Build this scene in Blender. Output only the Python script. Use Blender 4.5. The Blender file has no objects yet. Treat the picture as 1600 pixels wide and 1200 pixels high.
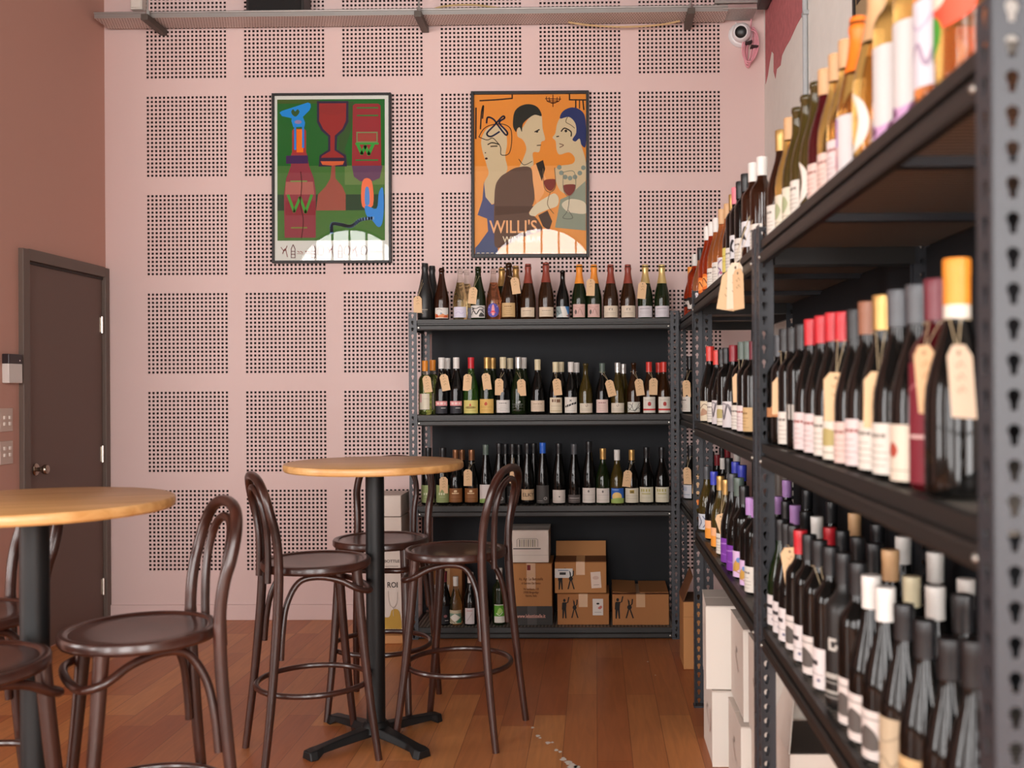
import bpy, bmesh, math, random, re
from mathutils import Vector, Matrix
from mathutils.geometry import tessellate_polygon
random.seed(7)
PI = math.pi
scn = bpy.context.scene
COL = scn.collection

# ------------------------------------------------------------------ camera
FPX, CX, CY, TH, RO, EYE = 1570.0, 906.0, 605.0, 0.0153, 0.0057, 1.407
cF = Vector((-math.sin(TH), math.cos(TH), 0))
cR0 = Vector((math.cos(TH), math.sin(TH), 0))
cU0 = Vector((0, 0, 1))
cR = math.cos(RO)*cR0 - math.sin(RO)*cU0
cU = math.sin(RO)*cR0 + math.cos(RO)*cU0
EYEP = Vector((0, 0, EYE))
cam_d = bpy.data.cameras.new('camera')
cam = bpy.data.objects.new('camera', cam_d)
COL.objects.link(cam)
m = Matrix((cR, cU, -cF)).transposed().to_4x4()
m.translation = EYEP
cam.matrix_world = m
cam_d.sensor_width = 36.0
cam_d.lens = FPX/1600*36
cam_d.shift_x = -(CX-800)/1600
cam_d.shift_y = (CY-600)/1600
cam_d.clip_start = 0.05
cam_d.dof.use_dof = True
cam_d.dof.focus_distance = 5.3
cam_d.dof.aperture_fstop = 3.2
scn.camera = cam

def ray(x, y):
    return cF + cR*((x-CX)/FPX) - cU*((y-CY)/FPX)
def onY(x, y, Y):            # where the sight line of a measured point meets a plane of the room
    q = ray(x, y); return EYEP + q*(Y/q.y)
def onX(x, y, X):
    q = ray(x, y); return EYEP + q*(X/q.x)

# ------------------------------------------------------------------ colour and materials
def s2l(c):
    return c/12.92 if c <= 0.04045 else ((c+0.055)/1.055)**2.4
def hexc(h):
    return tuple(s2l(int(h[i:i+2], 16)/255) for i in (0, 2, 4)) + (1.0,)
MATS = {}
def mat(h, rough=0.55, metal=0.0, spec=0.5, trans=0.0, ior=1.45, coat=0.0, bump=0.0, bscale=60, var=0.0):
    key = (h, rough, metal, spec, trans, ior, coat, bump, bscale, var)
    if key in MATS: return MATS[key]
    M = bpy.data.materials.new('paint_' + h)
    M.use_nodes = True
    nt = M.node_tree
    p = nt.nodes['Principled BSDF']
    p.inputs['Base Color'].default_value = hexc(h)
    p.inputs['Roughness'].default_value = rough
    p.inputs['Metallic'].default_value = metal
    p.inputs['Specular IOR Level'].default_value = spec
    p.inputs['Transmission Weight'].default_value = trans
    p.inputs['IOR'].default_value = ior
    p.inputs['Coat Weight'].default_value = coat
    p.inputs['Coat Roughness'].default_value = 0.08
    if bump or var:
        tc = nt.nodes.new('ShaderNodeTexCoord')
        no = nt.nodes.new('ShaderNodeTexNoise')
        no.inputs['Scale'].default_value = bscale
        no.inputs['Detail'].default_value = 4
        nt.links.new(tc.outputs['Object'], no.inputs['Vector'])
        if bump:
            b = nt.nodes.new('ShaderNodeBump')
            b.inputs['Strength'].default_value = bump
            b.inputs['Distance'].default_value = 0.002
            nt.links.new(no.outputs['Fac'], b.inputs['Height'])
            nt.links.new(b.outputs['Normal'], p.inputs['Normal'])
        if var:
            hsv = nt.nodes.new('ShaderNodeHueSaturation')
            mr = nt.nodes.new('ShaderNodeMapRange')
            mr.inputs['To Min'].default_value = 1-var
            mr.inputs['To Max'].default_value = 1+var
            nt.links.new(no.outputs['Fac'], mr.inputs['Value'])
            nt.links.new(mr.outputs['Result'], hsv.inputs['Value'])
            hsv.inputs['Color'].default_value = hexc(h)
            nt.links.new(hsv.outputs['Color'], p.inputs['Base Color'])
    MATS[key] = M
    return M
def emis(name, h, strength):
    M = bpy.data.materials.new(name); M.use_nodes = True
    nt = M.node_tree; nt.nodes.clear()
    o = nt.nodes.new('ShaderNodeOutputMaterial'); e = nt.nodes.new('ShaderNodeEmission')
    e.inputs['Color'].default_value = hexc(h); e.inputs['Strength'].default_value = strength
    nt.links.new(e.outputs[0], o.inputs[0])
    return M
def pane_material():
    M = bpy.data.materials.new('picture_glass'); M.use_nodes = True
    nt = M.node_tree; nt.nodes.clear()
    o = nt.nodes.new('ShaderNodeOutputMaterial'); mx = nt.nodes.new('ShaderNodeMixShader')
    t = nt.nodes.new('ShaderNodeBsdfTransparent'); g = nt.nodes.new('ShaderNodeBsdfGlossy')
    g.inputs['Roughness'].default_value = 0.0
    fr = nt.nodes.new('ShaderNodeFresnel'); fr.inputs['IOR'].default_value = 1.55
    nt.links.new(fr.outputs[0], mx.inputs[0]); nt.links.new(t.outputs[0], mx.inputs[1])
    nt.links.new(g.outputs[0], mx.inputs[2]); nt.links.new(mx.outputs[0], o.inputs[0])
    return M
def wood(name, c1, c2, rough, scale=(3, 40, 40), coat=0.0):
    M = bpy.data.materials.new(name); M.use_nodes = True
    nt = M.node_tree; p = nt.nodes['Principled BSDF']
    tc = nt.nodes.new('ShaderNodeTexCoord'); mp = nt.nodes.new('ShaderNodeMapping')
    mp.inputs['Scale'].default_value = scale
    no = nt.nodes.new('ShaderNodeTexNoise'); no.inputs['Scale'].default_value = 1.0
    no.inputs['Detail'].default_value = 6; no.inputs['Distortion'].default_value = 0.4
    cr = nt.nodes.new('ShaderNodeValToRGB')
    cr.color_ramp.elements[0].position = 0.3; cr.color_ramp.elements[1].position = 0.72
    cr.color_ramp.elements[0].color = hexc(c1); cr.color_ramp.elements[1].color = hexc(c2)
    nt.links.new(tc.outputs['Object'], mp.inputs['Vector']); nt.links.new(mp.outputs[0], no.inputs['Vector'])
    nt.links.new(no.outputs['Fac'], cr.inputs['Fac']); nt.links.new(cr.outputs[0], p.inputs['Base Color'])
    p.inputs['Roughness'].default_value = rough
    p.inputs['Coat Weight'].default_value = coat; p.inputs['Coat Roughness'].default_value = 0.15
    return M
def floor_material():
    M = bpy.data.materials.new('timber_boards'); M.use_nodes = True
    nt = M.node_tree; p = nt.nodes['Principled BSDF']; L = nt.links.new
    tc = nt.nodes.new('ShaderNodeTexCoord'); sp = nt.nodes.new('ShaderNodeSeparateXYZ')
    cb = nt.nodes.new('ShaderNodeCombineXYZ')
    L(tc.outputs['Object'], sp.inputs[0]); L(sp.outputs['Y'], cb.inputs['X']); L(sp.outputs['X'], cb.inputs['Y'])
    br = nt.nodes.new('ShaderNodeTexBrick')
    br.inputs['Scale'].default_value = 1.0
    br.inputs['Brick Width'].default_value = 1.15; br.inputs['Row Height'].default_value = 0.133
    br.inputs['Mortar Size'].default_value = 0.0012; br.inputs['Mortar Smooth'].default_value = 0.3
    br.inputs['Bias'].default_value = 0.0
    br.offset = 0.37; br.offset_frequency = 3; br.squash = 1.25; br.squash_frequency = 2
    br.inputs['Color1'].default_value = hexc(FLOOR1); br.inputs['Color2'].default_value = hexc(FLOOR2)
    br.inputs['Mortar'].default_value = hexc('7A4428')
    L(cb.outputs[0], br.inputs['Vector'])
    mp = nt.nodes.new('ShaderNodeMapping'); mp.inputs['Scale'].default_value = (26, 2.2, 1)
    L(tc.outputs['Object'], mp.inputs['Vector'])
    no = nt.nodes.new('ShaderNodeTexNoise'); no.inputs['Scale'].default_value = 1.3
    no.inputs['Detail'].default_value = 7; no.inputs['Distortion'].default_value = 1.2
    L(mp.outputs[0], no.inputs['Vector'])
    mr = nt.nodes.new('ShaderNodeMapRange'); mr.inputs['To Min'].default_value = 0.72; mr.inputs['To Max'].default_value = 1.25
    L(no.outputs['Fac'], mr.inputs['Value'])
    hs = nt.nodes.new('ShaderNodeHueSaturation')
    L(br.outputs['Color'], hs.inputs['Color']); L(mr.outputs[0], hs.inputs['Value'])
    L(hs.outputs[0], p.inputs['Base Color'])
    p.inputs['Roughness'].default_value = 0.38
    return M
def perforated_material():
    M = bpy.data.materials.new('perforated_galvanised_steel'); M.use_nodes = True
    nt = M.node_tree; p = nt.nodes['Principled BSDF']; L = nt.links.new
    tc = nt.nodes.new('ShaderNodeTexCoord'); mp = nt.nodes.new('ShaderNodeMapping')
    mp.inputs['Scale'].default_value = (62, 40, 1)
    L(tc.outputs['Object'], mp.inputs['Vector'])
    ck = nt.nodes.new('ShaderNodeTexBrick'); ck.inputs['Scale'].default_value = 1.0
    ck.inputs['Brick Width'].default_value = 1.0; ck.inputs['Row Height'].default_value = 1.0
    ck.inputs['Mortar Size'].default_value = 0.27; ck.inputs['Mortar Smooth'].default_value = 0.2
    L(mp.outputs[0], ck.inputs['Vector'])
    ck.inputs['Color1'].default_value = hexc('6B4C44'); ck.inputs['Color2'].default_value = hexc('94695E')
    ck.inputs['Mortar'].default_value = hexc('D2C6BE')
    L(ck.outputs['Color'], p.inputs['Base Color'])
    p.inputs['Roughness'].default_value = 0.45; p.inputs['Metallic'].default_value = 0.25
    return M
def shelf_material():
    M = bpy.data.materials.new('ribbed_shelf_deck'); M.use_nodes = True
    nt = M.node_tree; p = nt.nodes['Principled BSDF']; L = nt.links.new
    tc = nt.nodes.new('ShaderNodeTexCoord'); w = nt.nodes.new('ShaderNodeTexWave')
    w.wave_type = 'BANDS'; w.bands_direction = 'X'; w.inputs['Scale'].default_value = 16.0
    L(tc.outputs['Object'], w.inputs['Vector'])
    cr = nt.nodes.new('ShaderNodeValToRGB')
    cr.color_ramp.elements[0].color = hexc('4E4A46'); cr.color_ramp.elements[1].color = hexc('A39A8E')
    L(w.outputs['Fac'], cr.inputs['Fac']); L(cr.outputs[0], p.inputs['Base Color'])
    b = nt.nodes.new('ShaderNodeBump'); b.inputs['Strength'].default_value = 0.6; b.inputs['Distance'].default_value = 0.004
    L(w.outputs['Fac'], b.inputs['Height']); L(b.outputs['Normal'], p.inputs['Normal'])
    p.inputs['Roughness'].default_value = 0.5
    return M
FLOOR1, FLOOR2 = 'AE623A', 'D08A52'
PINK = 'DBC0BB'; TERRA = 'C39586'

# ------------------------------------------------------------------ mesh builder
def catmull(pts, n=6, closed=False):
    P = [Vector(p) for p in pts]; out = []
    N = len(P); segs = N if closed else N-1
    for i in range(segs):
        if closed: a, b, c, d = P[(i-1) % N], P[i], P[(i+1) % N], P[(i+2) % N]
        else: a, b, c, d = P[max(i-1, 0)], P[i], P[i+1], P[min(i+2, N-1)]
        for k in range(n):
            t = k/n
            out.append(0.5*((2*b)+(c-a)*t+(2*a-5*b+4*c-d)*t*t+(3*b-a-3*c+d)*t**3))
    if not closed: out.append(P[-1].copy())
    return out
class MB:
    def __init__(s):
        s.v = []; s.f = []; s.mi = []; s.sm = []; s.mats = []
    def m(s, M):
        if M not in s.mats: s.mats.append(M)
        return s.mats.index(M)
    def add(s, vs, fs, M, smooth=False):
        b = len(s.v); s.v.extend([tuple(p) for p in vs]); i = s.m(M)
        for f in fs:
            s.f.append([b+k for k in f]); s.mi.append(i); s.sm.append(smooth)
    def box(s, c, d, M, rz=0.0, rot=None):
        hx, hy, hz = d[0]/2, d[1]/2, d[2]/2
        R = rot if rot is not None else Matrix.Rotation(rz, 3, 'Z')
        C = Vector(c)
        vs = [C + R @ Vector((sx*hx, sy*hy, sz*hz)) for sz in (-1, 1) for sx, sy in ((-1, -1), (1, -1), (1, 1), (-1, 1))]
        s.add(vs, [(3, 2, 1, 0), (4, 5, 6, 7), (0, 1, 5, 4), (1, 2, 6, 5), (2, 3, 7, 6), (3, 0, 4, 7)], M)
        return s
    def lathe(s, prof, M, n=24, axis='Z', org=(0, 0, 0), mfn=None, R=None):
        O = Vector(org); rings = []
        b = len(s.v)
        for r, z in prof:
            if r < 1e-6:
                rings.append([len(s.v)]); p = Vector((0, 0, z)); s.v.append(tuple(O + (R @ p if R is not None else p)))
            else:
                ids = []
                for k in range(n):
                    a = 2*PI*k/n; p = Vector((r*math.cos(a), r*math.sin(a), z))
                    ids.append(len(s.v)); s.v.append(tuple(O + (R @ p if R is not None else p)))
                rings.append(ids)
        for j in range(len(rings)-1):
            A, B = rings[j], rings[j+1]
            Mi = s.m(mfn(0.5*(prof[j][1]+prof[j+1][1])) if mfn else M)
            for k in range(n):
                k2 = (k+1) % n
                if len(A) == 1 and len(B) == 1: continue
                if len(A) == 1: f = [A[0], B[k2], B[k]][::-1]
                elif len(B) == 1: f = [A[k], A[k2], B[0]]
                else: f = [A[k], A[k2], B[k2], B[k]]
                s.f.append(f); s.mi.append(Mi); s.sm.append(True)
        return s
    def tube(s, pts, r, M, n=10, closed=False, cap=True, flat=None):
        P = [Vector(p) for p in pts]; N = len(P)
        rad = r if isinstance(r, (list, tuple)) else [r]*N
        T = []
        for i in range(N):
            if closed: d = P[(i+1) % N]-P[(i-1) % N]
            else: d = P[min(i+1, N-1)]-P[max(i-1, 0)]
            T.append(d.normalized())
        ref = Vector((0, 0, 1)) if abs(T[0].z) < 0.9 else Vector((1, 0, 0))
        nv = T[0].cross(ref).normalized()
        rings = []
        for i in range(N):
            nv = (nv - T[i]*nv.dot(T[i])).normalized()
            bv = T[i].cross(nv)
            ids = []
            for k in range(n):
                a = 2*PI*k/n
                ids.append(len(s.v)); s.v.append(tuple(P[i] + nv*(rad[i]*math.cos(a)) + bv*(rad[i]*math.sin(a))))
            rings.append(ids)
        Mi = s.m(M)
        for i in range(N if closed else N-1):
            A, B = rings[i], rings[(i+1) % N]
            for k in range(n):
                k2 = (k+1) % n
                s.f.append([A[k], A[k2], B[k2], B[k]]); s.mi.append(Mi); s.sm.append(True)
        if cap and not closed:
            s.f.append(rings[0][::-1]); s.mi.append(Mi); s.sm.append(False)
            s.f.append(rings[-1]); s.mi.append(Mi); s.sm.append(False)
        return s
    def prism(s, poly, fn, M, M2=None):
        """poly: 2-D outline; fn(u, v, side 0/1) -> point; makes a solid slab."""
        n = len(poly)
        a = [fn(u, v, 0) for u, v in poly]; b = [fn(u, v, 1) for u, v in poly]
        base = len(s.v); s.v.extend([tuple(p) for p in a+b])
        tris = tessellate_polygon([[Vector((u, v, 0)) for u, v in poly]])
        i = s.m(M)
        for t in tris:
            s.f.append([base+k for k in t]); s.mi.append(i); s.sm.append(False)
            s.f.append([base+n+k for k in t][::-1]); s.mi.append(i); s.sm.append(False)
        for k in range(n):
            k2 = (k+1) % n
            s.f.append([base+k, base+k2, base+n+k2, base+n+k]); s.mi.append(i); s.sm.append(False)
        return s
    def mesh(s, name, sharp=35):
        me = bpy.data.meshes.new(name)
        me.from_pydata(s.v, [], s.f)
        for M in s.mats: me.materials.append(M)
        me.polygons.foreach_set('material_index', s.mi)
        me.polygons.foreach_set('use_smooth', s.sm)
        me.update()
        bm = bmesh.new(); bm.from_mesh(me)
        bmesh.ops.recalc_face_normals(bm, faces=bm.faces)
        bm.to_mesh(me); bm.free()
        if any(s.sm): me.set_sharp_from_angle(angle=math.radians(sharp))
        return me
    def build(s, name, parent=None, loc=(0, 0, 0), rz=0.0, bevel=0.0, solid=0.0, raw=False):
        me = s.mesh(name) if not raw else s.rawmesh(name)
        return link(name, me, parent, loc, rz, bevel, solid)
    def rawmesh(s, name):
        me = bpy.data.meshes.new(name); me.from_pydata(s.v, [], s.f)
        for M in s.mats: me.materials.append(M)
        me.polygons.foreach_set('material_index', s.mi); me.update()
        return me
def link(name, me, parent=None, loc=(0, 0, 0), rz=0.0, bevel=0.0, solid=0.0):
    o = bpy.data.objects.new(name, me); COL.objects.link(o)
    o.parent = parent; o.location = loc; o.rotation_euler = (0, 0, rz)
    if solid:
        md = o.modifiers.new('thickness', 'SOLIDIFY'); md.thickness = solid; md.offset = 0
    if bevel:
        md = o.modifiers.new('edge', 'BEVEL'); md.width = bevel; md.segments = 2
        md.limit_method = 'ANGLE'; md.angle_limit = math.radians(40)
    return o
def thing(name, label, cat, loc=(0, 0, 0), rz=0.0, group=None):
    o = bpy.data.objects.new(name, None); COL.objects.link(o)
    o.empty_display_size = 0.05
    o.location = loc; o.rotation_euler = (0, 0, rz)
    return tag(o, label, cat, group)
def tag(o, label, cat, group=None):
    o['label'] = label; o['category'] = cat
    if group: o['group'] = group
    return o
def struct(o):
    o['kind'] = 'structure'; return o
def dup(root, loc, rz, label, group=None):
    r = root.copy(); COL.objects.link(r); r.location = loc; r.rotation_euler = (0, 0, rz); r['label'] = label
    if group: r['group'] = group
    for ch in root.children:
        c = ch.copy(); COL.objects.link(c); c.parent = r
        for g in ch.children:
            d = g.copy(); COL.objects.link(d); d.parent = c
    return r

# ------------------------------------------------------------------ flat artwork (posters, labels, cartons)
TEXTS = {}
def text_tris(body):
    """triangles of a line of lettering: unit cap height about 0.7, centred"""
    if body in TEXTS: return TEXTS[body]
    cu = bpy.data.curves.new('lettering', 'FONT'); cu.body = body; cu.size = 1.0
    cu.align_x = 'CENTER'; cu.resolution_u = 3; cu.offset = 0.012
    ob = bpy.data.objects.new('lettering', cu); COL.objects.link(ob)
    me = bpy.data.meshes.new_from_object(ob)
    me.calc_loop_triangles()
    tr = [[(me.vertices[i].co.x, me.vertices[i].co.y) for i in t.vertices] for t in me.loop_triangles]
    bpy.data.objects.remove(ob); bpy.data.curves.remove(cu); bpy.data.meshes.remove(me)
    TEXTS[body] = tr
    return tr
def stroke(pts, w):
    out = []
    for (x0, y0), (x1, y1) in zip(pts, pts[1:]):
        dx, dy = x1-x0, y1-y0; L = math.hypot(dx, dy) or 1e-9
        nx, ny = -dy/L*w/2, dx/L*w/2; ex, ey = dx/L*w*0.3, dy/L*w*0.3
        out.append([(x0+nx-ex, y0+ny-ey), (x0-nx-ex, y0-ny-ey), (x1-nx+ex, y1-ny+ey), (x1+nx+ex, y1+ny+ey)])
    return out
def item_polys(it):
    k = it[0]
    if k == 'r': _, x0, y0, x1, y1, c = it; return [[(x0, y0), (x1, y0), (x1, y1), (x0, y1)]], c
    if k == 'c':
        _, x, y, r, c = it; n = 20
        return [[(x+r*math.cos(2*PI*i/n), y+r*math.sin(2*PI*i/n)) for i in range(n)]], c
    if k == 'e':
        _, x, y, rx, ry, c = it; n = 24
        return [[(x+rx*math.cos(2*PI*i/n), y+ry*math.sin(2*PI*i/n)) for i in range(n)]], c
    if k == 'p': return [list(it[1])], it[2]
    if k == 'l': return stroke(it[1], it[2]), it[3]
    if k == 's':      # smooth stroke
        pts = [(p.x, p.y) for p in catmull([(x, y, 0) for x, y in it[1]], 5)]
        return stroke(pts, it[2]), it[3]
    if k == 'o':      # smooth filled outline
        pts = [(p.x, p.y) for p in catmull([(x, y, 0) for x, y in it[1]], 4, True)]
        return [pts], it[2]
    if k == 't':
        _, body, x, y, size, c = it[:6]; sx = it[6] if len(it) > 6 else 1.0
        return [[(x+px*size*sx, y+py*size) for px, py in t] for t in text_tris(body)], c
    raise ValueError(k)
def clipx(poly, a, keep_ge):
    out = []; n = len(poly)
    for i in range(n):
        p, q = poly[i], poly[(i+1) % n]
        pi_ = p[0] >= a if keep_ge else p[0] <= a
        qi = q[0] >= a if keep_ge else q[0] <= a
        if pi_: out.append(p)
        if pi_ != qi:
            t = (a-p[0])/(q[0]-p[0]); out.append((a, p[1]+t*(q[1]-p[1])))
    return out
def art(mb, items, fn, step=None, lift=0.0002, mk=None, base=0):
    """lays printed shapes on a surface; fn(u, v, height)"""
    mk = mk or (lambda c: mat(c, 0.6, spec=0.3))
    for li, it in enumerate(items):
        polys, c = item_polys(it); h = (li+base)*lift; M = mk(c)
        for poly in polys:
            if len(poly) > 4 or step:
                try: tris = [[poly[i] for i in t] for t in tessellate_polygon([[Vector((u, v, 0)) for u, v in poly]])] if len(poly) > 3 else [poly]
                except Exception: tris = [poly]
            else: tris = [poly]
            for tr in tris:
                if not step:
                    mb.add([fn(u, v, h) for u, v in tr], [list(range(len(tr)))], M); continue
                x0, x1 = min(p[0] for p in tr), max(p[0] for p in tr)
                k = math.floor(x0/step)
                while k*step < x1:
                    q = clipx(clipx(tr, k*step, True), (k+1)*step, False)
                    if len(q) >= 3: mb.add([fn(u, v, h) for u, v in q], [list(range(len(q)))], M, True)
                    k += 1
ORD = ('zeroth first second third fourth fifth sixth seventh eighth ninth tenth eleventh twelfth thirteenth fourteenth fifteenth '
       'sixteenth seventeenth eighteenth nineteenth twentieth twenty-first twenty-second twenty-third twenty-fourth twenty-fifth '
       'twenty-sixth twenty-seventh twenty-eighth twenty-ninth thirtieth').split()
DAY, DAYHEX, EXPO = 17.0, 'FAF6F4', 0.08
P1T = (0.0, 0.0); P2T = (0.0, 0.0)
# ------------------------------------------------------------------ room shell
YB = 6.1                       # back wall
XL, XR = -2.99, 1.034          # side walls
CEIL = 4.7
pink = mat(PINK, 0.6, bump=0.05, bscale=90)
terra = mat(TERRA, 0.6, bump=0.08, bscale=70)
plaster = mat('EEEDE6', 0.75, bump=0.5, bscale=14, var=0.06)
white = mat('E4DED6', 0.7)

mb = MB(); mb.box((-2.0, 1.4, -0.05), (12.4, 9.6, 0.1), floor_material()); FLOOR = struct(mb.build('floor'))
mb = MB(); mb.box((-2.0, 1.4, CEIL+0.05), (12.4, 9.6, 0.1), mat('3A3431', 0.8)); struct(mb.build('ceiling'))

fl = MB(); wp = mat('E6DCD0', 0.8)
for x, y, w in ((832, 1137, 7), (840, 1150, 9), (844, 1153, 6), (856, 1161, 10), (863, 1160, 6), (869, 1172, 8), (875, 1175, 7), (880, 1186, 12), (888, 1192, 14), (894, 1197, 18), (901, 1199, 12), (1012, 1034, 5), (1024, 1055, 4)):
    q = ray(x, y); g = EYEP + q*(-EYE/q.z); n = 9; ph = random.random()*6
    fl.add([(g.x+w*.001*(1+.4*math.sin(3*2*PI*k/n+ph))*math.cos(2*PI*k/n), g.y+w*.0016*math.sin(2*PI*k/n), 0.0005) for k in range(n)], [list(range(n))], wp)
link('paint_fleck', fl.rawmesh('paint_fleck'), FLOOR)

# perforated back wall: a grid of true square holes backed with black fleece
A0 = onY(230.9, 153, YB); PT = 0.02505; HH = 0.0066
xs = [XL-0.02]; zs = []
for c in range(6):
    for k in range(20):
        x = A0.x + (c*24+k)*PT; xs += [x-HH, x+HH]
xs.append(XR+0.02)
for rr in range(4, -3, -1):
    for k in range(19, -1, -1):
        z = A0.z - (rr*24+k)*PT; zs += [z-HH, z+HH]
zs = [0.0]+zs+[CEIL]
NX, NZ = len(xs), len(zs)
vs = [(x, YB, z) for z in zs for x in xs]; fs = []; mi = []
for j in range(NZ-1):
    for i in range(NX-1):
        a = j*NX+i; q = (a, a+1, a+NX+1, a+NX)
        if i % 2 == 1 and j % 2 == 1:
            b = len(vs)
            vs += [(vs[k][0], YB+0.013, vs[k][2]) for k in q]
            for k in range(4):
                fs.append((q[k], q[(k+1) % 4], b+(k+1) % 4, b+k)); mi.append(1)
            fs.append((b, b+1, b+2, b+3)); mi.append(2)
        else:
            fs.append(q); mi.append(0)
me = bpy.data.meshes.new('wall_back'); me.from_pydata(vs, [], fs)
for M in (pink, mat('4A322C', 0.9), mat('0C0807', 0.95)): me.materials.append(M)
me.polygons.foreach_set('material_index', mi); me.update()
wb = struct(link('wall_back', me))
mb = MB(); mb.box(((XL+XR)/2, YB+0.06, CEIL/2), (4.2, 0.08, CEIL), mat('0C0807', 0.95)); mb.build('backing_board', wb)

mb = MB(); mb.box((XL-0.06, 4.65, CEIL/2), (0.12, 2.94, CEIL), terra); struct(mb.build('wall_left'))
mb = MB(); mb.box((-5.63, 3.24, CEIL/2), (5.04, 0.12, CEIL), terra); struct(mb.build('wall_hall'))
mb = MB(); mb.box((-8.1, 0.1, CEIL/2), (0.12, 6.4, CEIL), mat('A89A90', 0.7)); struct(mb.build('wall_far'))
mb = MB(); mb.box((-2.2, -3.16, CEIL/2), (11.9, 0.12, CEIL), white); struct(mb.build('wall_rear'))
mb = MB(); mb.box((XR+0.06, 3.4, CEIL/2), (0.12, 5.5, CEIL), plaster); wr = struct(mb.build('wall_right'))
mb = MB(); mb.box((2.5, 0.71, CEIL/2), (2.7, 0.12, CEIL), plaster); struct(mb.build('wall_bay'))
mb = MB(); mb.box((3.8, -1.2, CEIL/2), (0.12, 3.9, CEIL), plaster); struct(mb.build('wall_side'))
# old red paint left on the plaster of the side wall
pts = [(1196, 0), (1257, 0), (1256, 20), (1245, 40), (1235, 62), (1228, 74), (1222, 87), (1220, 102), (1214, 108), (1212, 123), (1209, 112),
       (1209, 84), (1206, 80), (1203, 97), (1200, 118), (1196.5, 132)]
pp = []
for x, y in pts:
    w = onX(max(x, 1196), y, XR); pp.append((w.y, w.z))
pp[0] = (pp[0][0], CEIL-0.01); pp[1] = (pp[1][0]-0.5, CEIL-0.01)
mb = MB(); mb.prism(pp, lambda u, v, s: (XR-0.0005-0.001*s, u, v), mat('C07074', 0.7, bump=0.6, bscale=25, var=0.3))
mb.build('red_paint_remnant', wr)

# skirtings
mb = MB(); mb.box(((XL+XR)/2, YB-0.008, 0.047), (XR-XL, 0.016, 0.094), pink); struct(mb.build('baseboard_back', bevel=0.003))
mb = MB(); mb.box((XR-0.008, 3.4, 0.047), (0.016, 5.3, 0.094), plaster); struct(mb.build('baseboard_right', bevel=0.003))
mb = MB(); mb.box((XL+0.008, 4.2, 0.047), (0.016, 1.8, 0.094), terra); struct(mb.build('baseboard_left', bevel=0.003))

# door in the left wall
dk = mat('665850', 0.5, bump=0.05, bscale=120); dk2 = mat('6A554D', 0.55, bump=0.06, bscale=150)
steel = mat('C9C2B8', 0.28, metal=1.0)
y0, y1, DH = 5.235, 6.04, 2.085
door = thing('door', '', 'door', (XL, 0, 0)); del door['label']; del door['category']; door.name = 'door_1'; struct(door)
mb = MB(); fw = 0.062
mb.box((0.012, y0-fw/2-0.004, (DH+fw)/2), (0.03, fw, DH+fw), dk); mb.box((0.012, y1+0.03, (DH+fw)/2), (0.03, 0.05, DH+fw), dk)
mb.box((0.012, (y0+y1)/2, DH+0.004+fw/2), (0.03, y1-y0+0.008, fw), dk)
mb.build('architrave', door, bevel=0.003)
mb = MB(); mb.box((-0.004, (y0+y1)/2, DH/2+0.004), (0.018, y1-y0, DH-0.008), dk2); mb.build('door_leaf', door, bevel=0.002)
mb = MB(); mb.box((-0.002, (y0+y1)/2, DH-0.006), (0.03, y1-y0, 0.012), mat('2A211D', 0.6)); mb.build('door_stop', door)
for zz in (1.80, 1.02, 0.22):
    h = MB(); h.tube([(0.012, y1-0.012, zz-0.05), (0.012, y1-0.012, zz+0.05)], 0.007, steel, 8)
    h.box((0.006, y1-0.02, zz), (0.003, 0.02, 0.09), steel); h.build('hinge', door)
kn = MB(); RX = Matrix.Rotation(PI/2, 3, 'Y')
kn.lathe([(0, 0), (0.033, 0), (0.033, 0.004), (0.028, 0.009), (0.012, 0.012), (0.011, 0.03), (0.018, 0.036), (0.026, 0.046), (0.027, 0.056), (0.023, 0.064), (0.014, 0.068), (0, 0.0685)],
         mat('A89A8C', 0.25, metal=1.0), 24, org=(0.006, y0+0.075, 0.985), R=RX)
kn.build('door_knob', door)

# switches and reader on the left wall, cut by the photo's edge
def wallplate(name, label, cat, yc, zc, w, h, kind):
    t = thing(name, label, cat, (XL, yc, zc))
    if kind == 'reader':
        mb = MB(); mb.box((0.018, 0, -0.016), (0.036, w, h*0.66), mat('D8D2CC', 0.45)); mb.build('housing', t, bevel=0.003)
        mb = MB(); mb.box((0.018, 0, h*0.33-0.016+0.024), (0.036, w, h*0.33), mat('2B2326', 0.3)); mb.build('dark_cover', t, bevel=0.003)
        mb = MB(); mb.lathe([(0, 0), (0.004, 0), (0.003, 0.002), (0, 0.002)], mat('D8C8C4', 0.3), 10, org=(0.036, w*0.3, h*0.33), R=RX); mb.build('indicator', t)
    else:
        mb = MB(); mb.box((0.004, 0, 0), (0.008, w, h), mat('C9B3A6', 0.45)); mb.build('plate', t, bevel=0.002)
        for zz in ((0.012, -0.02) if kind == 'switch' else (0.022, -0.012)):
            mb = MB(); mb.box((0.011, w*0.22, zz), (0.008, 0.016, 0.018), mat('E2D6CC', 0.4)); mb.build('rocker' if kind == 'switch' else 'dial', t, bevel=0.002)
            mb = MB(); mb.box((0.011, -w*0.2, zz), (0.008, 0.016, 0.018), mat('E2D6CC', 0.4)); mb.build('rocker' if kind == 'switch' else 'dial', t, bevel=0.002)
wallplate('wall_reader', 'white box with dark top cover fixed to terracotta wall beside the door', 'reader', 5.08, 1.51, 0.12, 0.15, 'reader')
wallplate('switch_plate', 'upper beige switch plate on terracotta wall beside the brown door', 'switch', 5.045, 1.258, 0.11, 0.118, 'switch')
wallplate('dimmer_plate', 'lower beige dimmer plate on terracotta wall near the door knob', 'switch', 5.045, 1.092, 0.11, 0.118, 'dial')

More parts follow.
